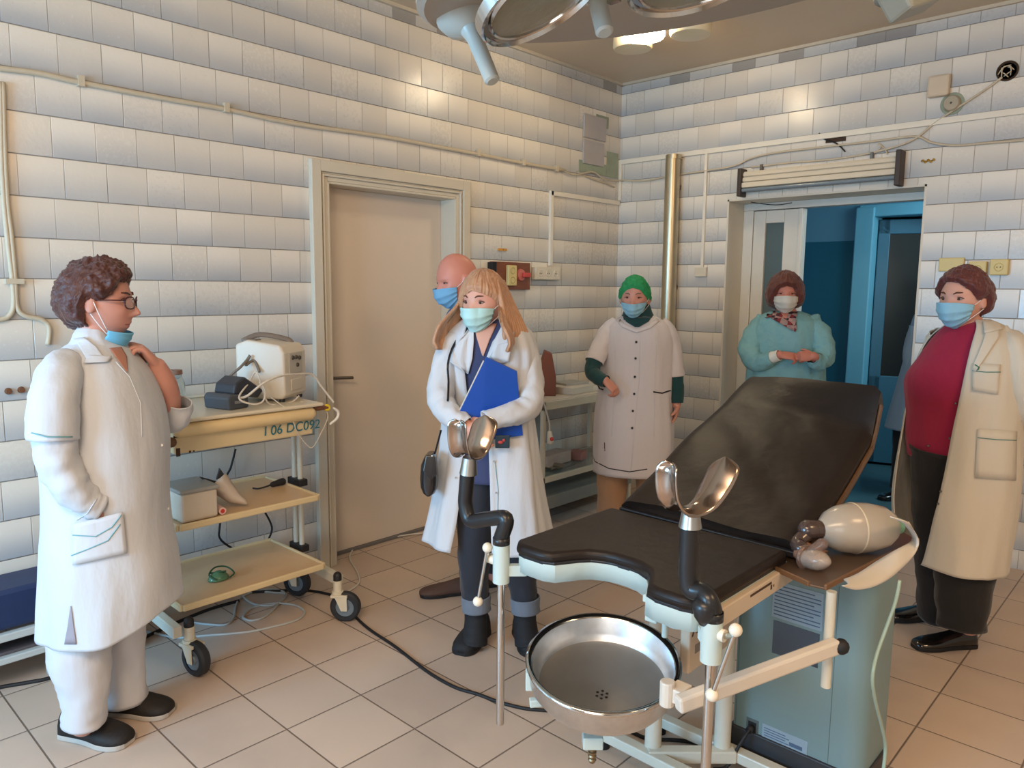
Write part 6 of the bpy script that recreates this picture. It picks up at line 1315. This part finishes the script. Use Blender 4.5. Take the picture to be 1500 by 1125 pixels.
p.patch('collar', coat_c, [(1440, 470), (1442, 488)], [(1458, 464), (1470, 482)], off=.02, solid=.003)
p.patch('breast_pocket', coat_c, [(1424, 532), (1424, 572)], [(1466, 534), (1462, 578)], off=.008, solid=.003); p.line('pocket_trim', M('green_piping', (70, 128, 116), .7), [(1424, 543), (1444, 545), (1466, 545)], .0015, .012)
p.line('emblem', M('green_emblem', (40, 110, 90), .6), [(1428, 534), (1434, 538), (1432, 542)], .003, .014)
p.patch('pocket', coat_c, [(1432, 628), (1428, 700)], [(1490, 632), (1488, 704)], off=.008, solid=.003); p.line('pocket_trim', M('green_piping', (0, 0, 0)), [(1432, 641), (1460, 644), (1489, 645)], .0015, .012)
p.buttons(M('dark_snap', (70, 66, 60), .3, .5), [(1400, 591), (1391, 642), (1383, 684), (1374, 738)], .005); p.buttons(M('dark_snap', (0, 0, 0)), [(1312, 664), (1306, 711)], .005)
p.mask(h, maskb, top=-.06); p.eyes(h, ('iris_brown', (0, 0, 0)), .85); hr = hairmat('hair_wine_red', (64, 26, 30), (110, 50, 44), (1, 1, .4), 46); p.brows(h, M('brow_brown', (0, 0, 0)))
p.hair(h, hr, [(-180, -42), (-110, -34), (-92, -2), (-70, 0), (-52, 18), (-20, 34), (0, 36), (25, 36), (52, 16), (70, 0), (92, -4), (110, -34), (180, -42)], .027, .003, 20, straight=.003, sf_=50, seed=14.)

# ---------------------------------------------------------------- 7. person in the corridor
b7 = at(1352, 560, 5.5); p = Per((b7.x, b7.y, 0), 'person in pale blue coat in the corridor, mostly hidden behind the magenta sweater')
h = Head(p.J(1372, 428, 0), p.d(40), 1.0)
R = p.ringset([(452, 1356, 1388), (460, 1342, 1402), (480, 1334, 1412), (520, 1326, 1412), (560, 1316, 1412), (600, 1304, 1412), (628, 1297, 1412)], 30, .7, amp=(.003, .01)); f = MB(); f.rings(R, True, False, False); f.build('coat', cloth('pale_blue_coat', (150, 168, 186), .8), p.root, smooth=True, solid=.004, soff=0)
f = MB(); f.rings(p.limb([(1330, 610, .05, 20), (1324, 670, .05, 15), (1318, 715, .05, 13)], .004, 1.), True, False, False); f.rings(p.limb([(1378, 610, 0, 20), (1378, 670, 0, 15), (1378, 715, 0, 13)], .004, 1.), True, False, False); f.build('trousers', blk2, p.root, smooth=True, solid=.003, soff=0)
p.sleeve('sleeve', M('pale_blue_coat', (0, 0, 0)), [(1344, 478, .05, 11), (1336, 520, .06, 12), (1340, 560, .1, 10)], amp=.003)
p.body(h, [('tube', [(p.J(1344, 482, .05), .04), (p.J(1337, 530, .06), .034), (p.J(1344, 570, .1), .025)]), ('tube', [(p.J(1402, 482, 0), .04), (p.J(1406, 530, 0), .034), (p.J(1400, 570, .1), .025)]), ('hand', ((p.J(1344, 570, .1), Vector((0, 0, -1)), p.S, 'R'), dict(sc=.9))), ('hand', ((p.J(1400, 570, .1), Vector((0, 0, -1)), -p.S, 'L'), dict(sc=.9))), ('tube', [(p.J(1332, 610, .05), .05), (p.J(1318, 720, .05), .035)]), ('tube', [(p.J(1378, 610, 0), .05), (p.J(1378, 720, 0), .035)])], skin_b, p.J(1372, 458, 0), torso_core(R, .85, 6), vox=.006)
p.hair(h, hairmat('hair_dark', (44, 34, 30), (60, 46, 40)), [(0, 30), (60, 5), (90, -10), (120, -35), (180, -45)], .02, .003, 20)
a, b = Fz(1330, 728, 0), Fz(1264, 736, 0); p.shoe(a, b - a, .27, .10, .085, pat, bsole); a, b = Fz(1400, 728, 0), Fz(1350, 733, 0); p.shoe(a, b - a, .27, .10, .085, pat, bsole)
